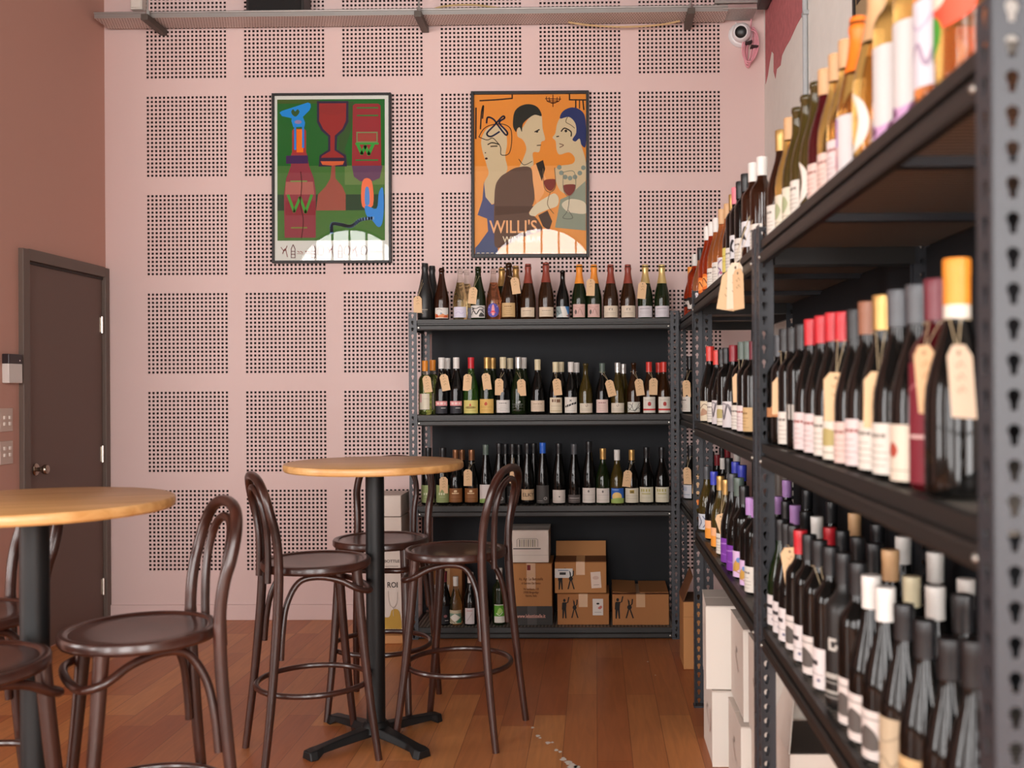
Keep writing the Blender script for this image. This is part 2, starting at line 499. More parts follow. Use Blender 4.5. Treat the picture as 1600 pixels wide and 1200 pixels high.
# arched shop windows: two reflected in the posters, three added unseen to brighten the room
sky = emis('overcast_daylight', DAYHEX, DAY)
barM = mat('4A4540', 0.5)
def window(n, xc, r=0.85, spring=2.98, sill=0.45, loc=None, rz=0.0):
    w = bpy.data.objects.new('window_%d' % n, None); COL.objects.link(w); struct(w); w.location = loc or (xc, -3.1, 0); w.rotation_euler = (0, 0, rz)
    out = [(-r, sill), (r, sill)] + [(r*math.cos(a*PI/24), spring+r*math.sin(a*PI/24)) for a in range(25)]
    mb = MB(); mb.add([(u, 0.02, v) for u, v in out], [list(range(len(out)))[::-1]], sky)
    p = link('pane', mb.rawmesh('pane'), w)
    mb = MB(); R2 = r+0.2
    for a in range(24):
        a0, a1 = a*PI/24, (a+1)*PI/24
        q = [(rr*math.cos(t), spring+rr*math.sin(t)) for rr, t in ((r, a0), (R2, a0), (R2, a1), (r, a1))]
        mb.prism(q, lambda u, v, s: (u, 0.0+0.05*s, v), white)
    mb.build('arch_trim', w)
    for k in range(-3, 4):
        x = k*0.26; top = spring+math.sqrt(max(r*r-x*x, 0.0))
        mb = MB(); mb.box((x, 0.04, (sill+top)/2), (0.028, 0.03, top-sill), barM); mb.build('mullion', w)
    for z in (spring, 1.2):
        mb = MB(); mb.box((0, 0.042, z), (2*r, 0.03, 0.04), barM); mb.build('transom', w)
    mb = MB()
    pts = [(r*math.cos(a*PI/24), 0.04, spring+r*math.sin(a*PI/24)) for a in range(25)]
    mb.tube([(r, 0.04, sill)]+pts+[(-r, 0.04, sill)], 0.02, barM, 8); mb.build('frame', w)
for i, xc in enumerate((-6.6, -3.72, -0.80, 2.12)): window(i+1, xc)  # outermost two are added for light; the middle two show in the poster glass
window(5, 0, loc=(-8.04, 0.6, 0), rz=-PI/2)  # unseen hall window added to light the right wall

# ------------------------------------------------------------------ overhead services along the back wall
galv = mat('A9A6A2', 0.42, metal=0.7); dkst = mat('5E564F', 0.5, metal=0.4)
perf = perforated_material()
TZ, TY0, TY1 = 3.606, 5.90, 6.075
tr = thing('cable_tray', 'perforated steel cable tray running along the top of the pink wall', 'cable tray', (0, 0, 0))
mb = MB(); mb.box((-1.08, (TY0+TY1)/2, TZ), (3.74, TY1-TY0, 0.003), perf); mb.build('tray_bed', tr)
mb = MB()
for yy in (TY0, TY1): mb.box((-1.08, yy, TZ+0.014), (3.74, 0.004, 0.03), galv)
mb.tube([(-2.95, TY0-0.002, TZ+0.03), (0.79, TY0-0.002, TZ+0.03)], 0.006, galv, 8)
mb.build('side_rail', tr)
mb = MB(); mb.box((0.86, 5.985, TZ+0.012), (0.2, 0.19, 0.004), mat('B9B6B2', 0.6, metal=0.3, var=0.5, bscale=120)); mb.build('end_plate', tr)
mb = MB(); mb.box((0.835, 5.885, TZ+0.055), (0.25, 0.03, 0.035), galv); mb.build('end_strut', tr, bevel=0.003)
for x in (-2.62, -1.02, 0.57):
    mb = MB(); mb.box((x, 5.96, TZ-0.022), (0.042, 0.27, 0.035), dkst); mb.build('bracket_strut', tr, bevel=0.003)
    mb = MB(); mb.tube([(x, 5.87, TZ-0.03), (x, 5.87, CEIL)], 0.006, galv, 8); mb.tube([(x, 5.87, TZ-0.012), (x, 5.87, TZ+0.03)], 0.013, galv, 6)
    mb.build('hanger_rod', tr)
def cable(name, label, pts, r, c, cat='cable'):
    mb = MB(); mb.tube(catmull(pts, 6), r, mat(c, 0.5), 8); return tag(mb.build(name), label, cat)
cable('cable', 'tan cable lying loosely in the tray above the orange poster', [(-1.0, 5.95, TZ+0.02), (-0.9, 5.93, TZ+0.055), (-0.72, 5.93, TZ+0.065), (-0.55, 5.95, TZ+0.05), (-0.3, 5.97, TZ+0.012)], 0.006, 'B79B6A')
cable('cable', 'yellow cable sagging below the tray between the hangers', [(-0.15, 6.03, TZ-0.008), (0.0, 6.04, TZ-0.026), (0.2, 6.045, TZ-0.034), (0.4, 6.04, TZ-0.026), (0.52, 6.03, TZ-0.008)], 0.006, 'C9A878')
mb = MB(); mb.box((-1.885, 6.0, 3.775), (0.345, 0.15, 0.33), mat('2A2523', 0.45)); t = thing('speaker', 'black speaker box mounted above the cable tray', 'speaker')
mb.build('cabinet', t, bevel=0.006)
mb = MB(); mb.box((-1.885, 6.03, 4.2), (0.06, 0.06, 0.98), dkst); mb.build('mount', t)
mb = MB(); mb.box((-1.885, 5.921, 3.775), (0.31, 0.008, 0.29), mat('151313', 0.8)); mb.build('grille', t)
t = thing('junction_box', 'white junction box on the pink wall above the tray', 'junction box')
mb = MB(); mb.box((-2.765, 6.07, 3.78), (0.072, 0.06, 0.14), mat('DAD2C8', 0.5)); mb.build('housing', t, bevel=0.004)
mb = MB(); mb.box((-2.765, 6.037, 3.78), (0.06, 0.006, 0.12), mat('E2DAD0', 0.5)); mb.build('cover', t, bevel=0.002)
t = thing('cable_duct', 'black metal duct along the plaster wall above the camera', 'duct')
mb = MB(); mb.box((0.999, 5.28, 3.655), (0.062, 1.35, 0.05), mat('2A2421', 0.4)); mb.build('channel', t, bevel=0.004)
mb = MB()
for k in range(2): mb.tube([(0.99+0.014*k, 4.65, 3.69), (0.99+0.014*k, 5.93, 3.69)], 0.006, mat('8A5A55', 0.5), 8)
mb.build('wiring', t)
t = thing('conduit', 'grey vertical conduit pipe clipped to the white plaster wall', 'pipe')
py = onX(1258, 80, XR-0.014).y
mb = MB(); mb.tube([(XR-0.014, py, 1.0), (XR-0.014, py, CEIL)], 0.0125, mat('AEB2B4', 0.45), 12); mb.build('pipe', t)
for z in (2.4, 3.2):
    mb = MB(); mb.box((XR-0.01, py, z), (0.032, 0.05, 0.02), mat('A4A8AA', 0.45)); mb.build('clip', t, bevel=0.003)
# framed paper sign on the side wall
t = thing('framed_notice', 'kraft paper notice with dark lines in black frame on plaster wall', 'sign')
ya, yb2 = onX(1368, 20, XR).y, onX(1343, 20, XR).y
fn = lambda u, v, h: (XR-0.012-h, yb2-u, 2.55+v)
W_ = yb2-ya; H_ = 1.25
mb = MB(); mb.box((XR-0.008, (ya+yb2)/2, 2.55+H_/2), (0.014, W_, H_), mat('A8906C', 0.7)); mb.build('paper', t)
mb = MB()
for c, d in (((XR-0.012, yb2+0.012, 2.55+H_/2), (0.022, 0.024, H_+0.048)), ((XR-0.012, ya-0.012, 2.55+H_/2), (0.022, 0.024, H_+0.048)),
             ((XR-0.012, (ya+yb2)/2, 2.538), (0.022, W_, 0.024)), ((XR-0.012, (ya+yb2)/2, 2.562+H_), (0.022, W_, 0.024))): mb.box(c, d, mat('1E1B1A', 0.4))
mb.build('frame', t, bevel=0.002)
mb = MB(); it = []
for k in range(9):
    v = 0.08+k*0.13
    it += [('l', [(W_*a, v), (W_*b, v)], 0.03, '3A2C22') for a, b in ((0.12, 0.4), (0.45, 0.7), (0.76, 0.9))]
art(mb, it, fn, lift=0.0006, base=2); mb.build('print', t)

# camera and coil of cable in the corner
t = thing('security_camera', 'white turret security camera with black lens under the cable tray', 'camera')
cc = onY(1157, 56, YB)
aim = Vector((-0.28, -1, -0.22)).normalized(); RQ = Vector((0, 0, 1)).rotation_difference(aim).to_matrix(); RB = Vector((0, 0, 1)).rotation_difference(Vector((0, -1, 0))).to_matrix()
mb = MB(); mb.lathe([(0, 0), (0.072, 0), (0.075, 0.01), (0.066, 0.03), (0.06, 0.034), (0, 0.034)], mat('E6E6E8', 0.35), 32, org=(cc.x, YB-0.001, cc.z), R=RB); mb.build('mount', t)
mb = MB(); prof = [(0.058*math.sin(a*PI/20), -0.058*math.cos(a*PI/20)) for a in range(0, 16)] + [(0.042, 0.045), (0.036, 0.047), (0.034, 0.041), (0, 0.041)]
mb.lathe([(max(r, 0), z) for r, z in prof], mat('ECECEE', 0.3), 32, org=(cc.x, YB-0.052, cc.z), R=RQ); mb.build('housing', t)
mb = MB(); mb.lathe([(0.0345, 0.040), (0.034, 0.046), (0.02, 0.052), (0, 0.054)], mat('0A0A0B', 0.35), 28, org=(cc.x, YB-0.052, cc.z), R=RQ); mb.build('lens', t)
mb = MB(); mb.tube(catmull([(cc.x-0.03, 6.085, TZ), (cc.x-0.015, 6.085, TZ-0.03), (cc.x, 6.085, cc.z+0.06)], 5), 0.004, mat('E0D8D8', 0.5), 6); mb.build('lead', t)
co = onY(1171, 76, YB); pk = mat('E5A0AC', 0.5)
t = thing('cable_coil', 'coiled pink cable hanging beside the white security camera', 'cable')
mb = MB()
for k in range(6):
    a = 0.013+0.007*k; b = 0.088+0.007*((k*5) % 6); ph = 0.14
    pts = []
    for i in range(24):
        th = 2*PI*i/24; x = a*math.cos(th); z = b*math.sin(th)
        pts.append((co.x+x*math.cos(ph)+z*math.sin(ph)+0.003*math.sin(k*2.1), 6.082-0.007*k-0.003*math.sin(th+k), co.z+z*math.cos(ph)-x*math.sin(ph)+0.004*math.cos(k*1.7)))
    mb.tube(pts, 0.0042, pk, 8, closed=True)
mb.build('loops', t)
mb = MB(); mb.tube(catmull([(co.x-0.005, 6.07, co.z+0.07), (co.x+0.004, 6.075, co.z+0.12), (co.x+0.006, 6.06, TZ+0.02)], 5), 0.0042, pk, 8); mb.build('feed', t)
for dx, dz, an in ((-0.012, 0.02, -0.35), (0.022, -0.005, 0.1)):
    mb = MB(); mb.box((co.x+dx, 6.06, co.z+dz), (0.042, 0.052, 0.01), mat('2A1518', 0.6), rot=Matrix.Rotation(an, 3, 'Y')); mb.build('cable_tie', t)

# ------------------------------------------------------------------ posters
GLASS = pane_material(); frameM = mat('181515', 0.45)
def poster(name, label, px, py, sc, ctr, fr, inner, items, tilt):
    """sc: metres per drawing unit; ctr: drawing-space centre; fr/inner: outer frame and picture rectangles"""
    c = onY(px, py, YB)
    t = thing(name, label, 'poster', (c.x, YB-0.004, c.z)); t.rotation_euler = (tilt[0], tilt[1], tilt[2])
    X = lambda u: (u-ctr[0])*sc
    Z = lambda v: (ctr[1]-v)*sc
    fn = lambda u, v, h: (X(u), -0.012-h, Z(v))
    x0, z0, x1, z1 = X(fr[0]), Z(fr[3]), X(fr[2]), Z(fr[1])
    a0, b0, a1, b1 = X(inner[0]), Z(inner[3]), X(inner[2]), Z(inner[1])
    mb = MB()
    mb.box(((x0+a0)/2, -0.014, (z0+z1)/2), (a0-x0, 0.028, z1-z0), frameM); mb.box(((x1+a1)/2, -0.014, (z0+z1)/2), (x1-a1, 0.028, z1-z0), frameM)
    mb.box(((a0+a1)/2, -0.014, (z0+b0)/2), (a1-a0, 0.028, b0-z0), frameM); mb.box(((a0+a1)/2, -0.014, (z1+b1)/2), (a1-a0, 0.028, z1-b1), frameM)
    mb.build('frame', t, bevel=0.002)
    mb = MB(); mb.box(((a0+a1)/2, -0.006, (b0+b1)/2), (a1-a0, 0.01, b1-b0), mat('B8A890', 0.8)); mb.build('backing', t)
    mb = MB(); art(mb, items, fn, lift=0.00012, mk=lambda h: mat(h, 0.75, spec=0.1)); link('print', mb.rawmesh('print'), t)
    mb = MB(); mb.add([(a0, -0.022, b0), (a1, -0.022, b0), (a1, -0.022, b1), (a0, -0.022, b1)], [(0, 1, 2, 3)], GLASS); link('glass_pane', mb.rawmesh('glass_pane'), t)
    return t
def ol(pts, w, c): return [('s', pts, w, c)]
I1 = [('r', 120, 80, 836, 1114, 'E6E6DC'), ('r', 136, 104, 812, 988, '2A6A2C'),
  ('r', 136, 520, 812, 988, '4E7A3C'), ('r', 136, 104, 400, 130, '4A6028'), ('r', 560, 520, 812, 640, '6E8A4E'),  # lower green paled: haze of the glass reflection put into the print colour
  ('r', 136, 700, 812, 800, '2E4A34'), ('p', [(520, 120), (620, 120), (600, 300), (560, 420), (590, 520), (520, 520)], '3C5A2E'),
  ('p', [(386, 116), (584, 116), (584, 246), (556, 300), (514, 338), (510, 418), (568, 455), (574, 525), (396, 525), (402, 455), (456, 420), (456, 338), (412, 300), (386, 246)], '3A2C44'),
  ('p', [(400, 130), (570, 130), (568, 240), (545, 290), (498, 332), (496, 424), (548, 458), (560, 474), (410, 474), (418, 458), (470, 428), (470, 332), (425, 290), (400, 240)], 'A03430'),
  ('e', 485, 168, 82, 36, '9A3330'), ('r', 404, 470, 560, 490, '3A2A40'), ('p', [(408, 492), (558, 492), (548, 514), (485, 520), (420, 514)], 'DE6A40'),
  ('p', [(478, 520), (500, 520), (502, 600), (545, 650), (566, 700), (566, 800), (380, 800), (392, 700), (440, 650), (470, 600)], 'A5584A'),
  ('p', [(224, 440), (322, 440), (336, 520), (366, 600), (378, 680), (378, 970), (182, 970), (178, 700), (192, 600), (222, 520)], '96404A'),
  ('p', [(230, 300), (240, 288), (306, 288), (318, 300), (318, 450), (230, 450)], 'AE3A38'), ('r', 258, 292, 300, 436, 'FF7A1E'),
  ('r', 192, 456, 330, 506, '4A2A58'), ('p', [(190, 620), (360, 620), (370, 700), (186, 700)], 'B86A60'), ('r', 186, 740, 376, 830, '8E2E3A'),
  ('p', [(152, 186), (166, 176), (330, 124), (346, 132), (348, 152), (340, 172), (298, 214), (312, 250), (308, 276), (238, 278), (226, 240), (228, 222), (166, 208)], '2590E4'),
  ('o', [(225, 180), (237, 166), (250, 180), (264, 166), (277, 180), (268, 200), (251, 212), (232, 200)], '3A5A30'), ('e', 268, 246, 22, 12, '9A86B0'),
  ('r', 243, 262, 256, 420, '2E86E0'), ('r', 293, 262, 306, 408, '2E86E0'),
  ('l', [(205, 705), (242, 806), (280, 718), (314, 812), (352, 706)], 17, '48A03C'), ('l', [(222, 617), (322, 617)], 9, '7E9A50'), ('l', [(225, 908), (322, 908)], 9, '7E8A40'),
  ('s', [(284, 558), (290, 640), (282, 760), (300, 860), (288, 975)], 5, '4A1E22'),
  ('p', [(612, 146), (626, 134), (772, 134), (786, 146), (790, 522), (606, 522)], '9E3438'), ('p', [(606, 522), (798, 522), (780, 600), (730, 620), (660, 620), (618, 590)], '6C4A64'),
  ('l', [(640, 160), (768, 160)], 9, '3E7A3A'), ('l', [(640, 208), (768, 208)], 9, '3E7A3A'), ('l', [(632, 487), (768, 487)], 9, '3E7A3A'),
  ('r', 634, 310, 768, 378, '7E8A5A'), ('r', 642, 318, 760, 370, 'A8483E'), ('l', [(640, 384), (668, 446), (690, 400), (712, 450), (740, 386)], 20, '3EA040'), ('l', [(632, 384), (770, 384)], 12, '3EA040'),
  ('o', [(672, 618), (730, 618), (738, 770), (670, 775)], 'FF7E56'), ('o', [(690, 664), (712, 664), (716, 760), (688, 760)], '5A94DC'),
  ('o', [(690, 770), (760, 790), (775, 690), (800, 662), (806, 780), (796, 880), (770, 905), (730, 860), (696, 830)], '3F90E2'), ('s', [(478, 940), (482, 886), (540, 890), (600, 900), (660, 860), (740, 850)], 20, '7FA6D8')]
for i, (u, k) in enumerate(((180, 0), (236, 1), (280, 2), (330, 2), (365, 1), (410, 3), (470, 0), (532, 1), (575, 3), (618, 0), (682, 3), (735, 2), (780, 2))):
    c = ('8A3A34', '6A2A2C', 'B0766A')[i % 3]
    if k == 1: I1 += [('l', [(u-12, 1096), (u-12, 1040), (u, 1014), (u+12, 1040), (u+12, 1096), (u-12, 1096)], 4, c), ('l', [(u-10, 1056), (u+10, 1056)], 4, c), ('l', [(u-10, 1074), (u+10, 1074)], 4, c)]
    elif k == 0: I1 += [('s', [(u-20, 1030), (u, 1052), (u+18, 1022)], 4, c), ('s', [(u-10, 1070), (u+6, 1040), (u+20, 1090)], 4, c)]
    elif k == 2: I1 += [('l', [(u-16, 1056), (u-4, 1062)], 5, c), ('l', [(u+2, 1056), (u+16, 1064)], 5, c), ('l', [(u-18, 1070), (u+18, 1072)], 3, c)]
    else: I1 += [('s', [(u-18, 1040), (u, 1020), (u+18, 1044), (u+8, 1078), (u-16, 1074), (u-18, 1040)], 4, c)]
poster('framed_poster', 'green framed poster with red goblet and bottle on the pink wall', 519.5, 279.5, 0.25/257.4, (478.5, 599), (105, 68, 853, 1130), (119, 82, 838, 1114), I1, (P1T[0], 0.004, P1T[1]))

BE, NV, OG = 'DCC49C', '34395C', 'F0943C'
I2 = [('r', 88, 76, 810, 1110, OG), ('r', 88, 540, 810, 1110, 'F6A45A'),  # paler orange lower half: reflected haze painted into the print
  ('l', [(125, 118), (240, 112), (334, 104), (334, 80)], 9, '3A2A1E'), ('l', [(100, 165), (98, 362)], 10, '2E2620'), ('s', [(128, 300), (136, 190), (148, 152), (142, 232)], 9, '2E2620'),
  ('l', [(704, 80), (704, 116), (808, 118)], 9, '3A2A1E'), ('l', [(744, 120), (744, 166)], 9, '2E2620'), ('l', [(768, 120), (768, 172)], 7, '2E2620'), ('l', [(790, 120), (796, 180)], 9, '2E2620'),
  ('l', [(548, 108), (648, 112)], 5, '5A2E18'), ('l', [(597, 84), (597, 160)], 6, '5A2E18'), ('l', [(560, 122), (636, 124)], 5, '5A2E18'),
  ('s', [(555, 96), (560, 124), (597, 134), (636, 124), (642, 96)], 5, '5A2E18'), ('s', [(572, 100), (578, 130), (597, 138), (620, 130), (624, 100)], 5, '5A2E18'),
  # seated woman, seen from behind
  ('o', [(134, 370), (170, 300), (240, 280), (290, 320), (300, 400), (288, 480), (302, 560), (270, 620), (232, 690), (218, 780), (170, 762), (150, 660), (180, 590), (168, 536), (158, 500), (140, 440)], BE),
  ('s', [(118, 352), (150, 300), (200, 275), (270, 270), (322, 300), (330, 380), (312, 460), (262, 468), (258, 420), (230, 380), (205, 360), (170, 372), (118, 352)], 5, '3A3028'),
  ('s', [(168, 262), (176, 226), (214, 240), (250, 290), (292, 340), (300, 320), (250, 262), (284, 232), (270, 222), (216, 280), (170, 330), (196, 350), (250, 320)], 11, NV),
  ('s', [(176, 402), (205, 390), (250, 402)], 7, '2E2620'), ('l', [(195, 414), (236, 412)], 8, '4A3A2A'), ('e', 166, 492, 9, 7, '3A1E1E'), ('c', 160, 455, 4, '2E2620'),
  ('p', [(150, 640), (160, 740), (200, 790), (224, 782), (228, 1000), (216, 1060), (100, 1065), (176, 960), (170, 880), (108, 856), (140, 760)], '5C6186'),
  ('p', [(92, 1068), (178, 980), (236, 1060), (244, 1108), (92, 1108)], '5A6484'),
  # standing man
  ('o', [(396, 300), (440, 235), (482, 208), (522, 214), (530, 300), (546, 370), (522, 386), (516, 412), (506, 452), (466, 458), (466, 545), (380, 565), (402, 500), (424, 440), (416, 396), (396, 368), (368, 350), (366, 308), (380, 292)], BE),
  ('o', [(338, 262), (346, 200), (372, 164), (420, 144), (470, 148), (506, 172), (524, 220), (480, 212), (438, 236), (402, 272), (396, 322), (382, 292), (366, 302), (358, 322), (342, 296)], '2C2C24'),
  ('l', [(480, 322), (508, 308)], 8, '2E2620'), ('c', 494, 320, 8, '2E2620'), ('l', [(494, 410), (518, 408)], 6, '4A3A2A'),
  ('p', [(456, 545), (486, 530), (552, 620), (536, 720), (490, 790), (470, 700)], 'FFB678'), ('p', [(486, 526), (532, 504), (546, 560), (524, 640)], '3C332C'),
  ('o', [(300, 582), (360, 552), (450, 552), (466, 640), (476, 760), (440, 842), (480, 870), (512, 915), (520, 960), (400, 1000), (236, 1070), (216, 960), (220, 700), (250, 620)], '6E564A'),
  ('p', [(222, 800), (470, 800), (440, 842), (222, 860)], '5E483E'), ('s', [(376, 498), (410, 535), (462, 512)], 4, '3A3028'),
  ('p', [(500, 860), (560, 830), (590, 900), (570, 960), (530, 930)], '584840'),
  ('o', [(442, 850), (480, 792), (560, 740), (606, 720), (632, 750), (622, 800), (560, 824), (500, 850), (478, 866)], 'EAD9B6'),
  # woman facing him
  ('o', [(612, 332), (624, 270), (652, 226), (700, 226), (744, 262), (752, 330), (770, 370), (782, 420), (808, 520), (806, 640), (740, 726), (640, 700), (610, 560), (720, 530), (736, 490), (700, 456), (640, 470), (620, 440), (614, 384), (594, 360)], BE),
  ('o', [(642, 238), (662, 190), (722, 166), (782, 190), (807, 252), (807, 414), (780, 408), (768, 368), (742, 386), (722, 372), (746, 330), (740, 268), (700, 228)], '2F3868'),
  ('s', [(650, 320), (672, 300), (712, 322), (714, 352)], 8, '2E2620'), ('c', 680, 318, 9, '2E2620'), ('l', [(620, 354), (634, 352)], 7, '2E2620'), ('s', [(638, 400), (664, 410), (640, 424)], 5, '7A4A3A'),
  ('s', [(690, 230), (680, 260), (712, 280), (736, 300)], 4, '4A3A2A'),
  ('p', [(642, 760), (700, 734), (807, 640), (807, 960), (608, 940), (626, 850)], '9AA08C'),
  ('o', [(652, 790), (700, 758), (770, 764), (807, 790), (807, 850), (720, 846), (680, 832)], 'E6D7BA')]
I2 += [('c', u, v, 15, '8C968A') for u, v in ((637, 552), (650, 588), (675, 615), (706, 622), (738, 615), (769, 590), (792, 556))]
I2 += [('o', [(540, 636), (610, 630), (606, 676), (580, 704), (548, 680)], '8A4038'), ('s', [(532, 560), (540, 680), (578, 712), (612, 670), (606, 555)], 4, '8A6A4A'), ('s', [(578, 712), (560, 790), (600, 850)], 4, '8A6A4A'),
  ('o', [(664, 668), (738, 664), (736, 700), (702, 736), (668, 706)], '84403A'), ('s', [(662, 584), (664, 700), (702, 740), (740, 690), (732, 582), (662, 584)], 4, '8A8A78'), ('s', [(702, 740), (690, 830), (660, 878), (722, 880), (694, 830)], 4, '6A6A60'),
  ('t', "WILLI'S", 340, 973, -116, 'FFC08A', -0.84), ('t', 'WINE BAR', 395, 1034, -56, 'F4E2C0', -0.95)]
I2 += [('r', 104+k*30, 1100, 122+k*30, 1105, 'E8D8B8') for k in range(23)]
poster('framed_poster', 'orange framed poster of three stylised figures with wine glasses on the pink wall', 828.5, 273.5, 0.2418/257.4, (448, 596), (68, 60, 828, 1132), (88, 80, 810, 1110), I2, (P2T[0], 0.003, P2T[1]))

# ------------------------------------------------------------------ bar tables
HONEY = wood('honey_timber', 'C08A4C', 'E0AE72', 0.38, (2.5, 30, 30), 0.15)
IRON = mat('0D0E0F', 0.5)
def bar_table(label, x, y, rz):
    t = thing('bar_table', label, 'table', (x, y, 0), rz, 'round bar tables')
    mb = MB(); R = 0.355; z1, z0 = 1.112, 1.082
    mb.lathe([(0, z0), (R-0.006, z0), (R-0.001, z0+0.005), (R, z0+0.012), (R, z1-0.008), (R-0.003, z1-0.002), (R-0.008, z1), (0, z1)], HONEY, 72); mb.build('tabletop', t)
    mb = MB(); mb.lathe([(0.0, 0.05), (0.037, 0.05), (0.037, 1.07), (0, 1.07)], IRON, 32); mb.build('column', t)
    mb = MB(); mb.box((0, 0, 1.075), (0.36, 0.06, 0.012), IRON); mb.box((0, 0, 1.075), (0.06, 0.36, 0.012), IRON); mb.build('top_plate', t)
    mb = MB(); mb.lathe([(0, 0.028), (0.06, 0.028), (0.064, 0.036), (0.055, 0.06), (0.042, 0.075), (0, 0.075)], IRON, 24); mb.build('base_hub', t)
    for k in range(4):
        a = PI/4+k*PI/2
        mb = MB(); N = 10; vs = []; fs = []
        for i in range(N+1):
            s_ = i/N; r = 0.03+0.285*s_; w = 0.036-0.012*math.sin(s_*PI)*0.5-0.004*s_ + (0.006 if i == N-1 else 0)
            zt = 0.058-0.026*s_**1.4; zb = 0.026-0.012*s_ if s_ < 0.82 else 0.0
            for dw, z in ((-w, zb), (w, zb), (w*0.72, zt), (-w*0.72, zt)):
                vs.append((r*math.cos(a)-dw*math.sin(a), r*math.sin(a)+dw*math.cos(a), z))
            if i:
                b = (i-1)*4
                for q in range(4): fs.append((b+q, b+(q+1) % 4, b+4+(q+1) % 4, b+4+q))
        fs += [(3, 2, 1, 0), (N*4, N*4+1, N*4+2, N*4+3)]
        mb.add(vs, fs, IRON); mb.build('base_foot', t, bevel=0.004)
    return t
bar_table('honey timber bar table on black column standing among three stools before the bottle rack', -0.887, 4.02, 0.04)
bar_table('honey timber bar table on black column near the brown door', -1.516, 2.69, 0.3)

# ------------------------------------------------------------------ bentwood bar stools (local: sitter faces +Y)
BW = wood('dark_bentwood', '28140F', '47251B', 0.33, (14, 14, 4), 0.35)
BWS = wood('dark_seat', '311A14', '4C2A20', 0.32, (10, 10, 10), 0.35)
def make_stool(label, loc, rz):
    t = thing('bar_stool', label, 'stool', loc, rz, 'bentwood bar stools')
    mb = MB(); R = 0.207; z = 0.752
    mb.lathe([(0, z-0.032), (R-0.02, z-0.034), (R-0.006, z-0.032), (R, z-0.024), (R, z-0.007), (R-0.004, z-0.001), (R-0.012, z+0.001), (R-0.022, z-0.001),
              (R-0.027, z-0.006), (R-0.034, z-0.0045), (R-0.07, z-0.0075), (R-0.13, z-0.0115), (0, z-0.013)], BWS, 64); mb.build('seat', t)
    # back bow runs down into the rear legs
    half = [(0.196, -0.235, 0.0), (0.186, -0.205, 0.26), (0.172, -0.182, 0.52), (0.166, -0.172, 0.70), (0.165, -0.173, 0.80), (0.170, -0.183, 0.88), (0.176, -0.200, 0.945), (0.160, -0.218, 1.018), (0.102, -0.231, 1.068)]
    mid = [(0, -0.236, 1.083)]
    path = catmull(half+mid+[(-x, y, z_) for x, y, z_ in half[::-1]], 7)
    rad = [0.0135+0.004*min(1, p.z/0.5) if p.z < 0.75 else 0.0165 for p in path]
    mb = MB(); mb.tube(path, rad, BW, 14); mb.build('back_bow', t)
    h2 = [(0.094, -0.198, 0.690), (0.092, -0.196, 0.77), (0.095, -0.199, 0.86), (0.102, -0.208, 0.93), (0.090, -0.222, 0.995), (0.054, -0.231, 1.028)]
    mb = MB(); mb.tube(catmull(h2+[(0, -0.233, 1.039)]+[(-x, y, z_) for x, y, z_ in h2[::-1]], 6), 0.0125, BW, 12); mb.build('inner_bow', t)
    for sx in (-1, 1):
        mb = MB(); p = catmull([(0.142*sx, 0.120, 0.722), (0.150*sx, 0.135, 0.52), (0.162*sx, 0.160, 0.26), (0.178*sx, 0.192, 0.0)], 6)
        mb.tube(p, [0.0205-0.007*(i/(len(p)-1)) for i in range(len(p))], BW, 14); mb.build('front_leg', t)
    ho = [(0.168, -0.166, 0.42), (0.160, -0.158, 0.52), (0.146, -0.140, 0.615), (0.135, -0.095, 0.69), (0.142, -0.03, 0.706), (0.158, 0.05, 0.69), (0.172, 0.115, 0.655), (0.150, 0.165, 0.640), (0.08, 0.182, 0.640)]
    mb = MB(); mb.tube(catmull(ho+[(0, 0.186, 0.640)]+[(-x, y, z_) for x, y, z_ in ho[::-1]], 5), 0.0115, BW, 12); mb.build('seat_brace', t)
    mb = MB(); mb.tube([(0.212*math.cos(2*PI*k/48), 0.212*math.sin(2*PI*k/48)-0.012, 0.285) for k in range(48)], 0.0105, BW, 10, closed=True); mb.build('foot_ring', t)
    return t
def rz_of(ax, ay): return math.atan2(ay, ax)-PI/2
S0 = make_stool('dark bentwood bar stool whose back is toward the door, in front of the three perforated panels', (-1.08, 3.86, 0), rz_of(0.883, 0.47))
S0['label'] = 'dark bentwood stool at central table with its back toward the door'
dup(S0, (-0.575, 4.11, 0), rz_of(-0.43, 0.10), 'dark bentwood stool at central table with its back toward the side shelves')
dup(S0, (-0.945, 4.40, 0), rz_of(-0.1, -1), 'dark bentwood stool behind the central table column, back toward the pink wall')
dup(S0, (-1.262, 2.76, 0), rz_of(-math.cos(math.radians(35)), -math.sin(math.radians(35))), 'large close dark bentwood stool beside the honey table near the door')
dup(S0, (-1.555, 2.415, 0), rz_of(0.25, 0.97), 'dark bentwood stool cut by the photo edge, in front of the near table column')
dup(S0, (-1.88, 2.95, 0), rz_of(-0.707, -0.707), 'dark bentwood stool mostly hidden behind the near table column by the door')

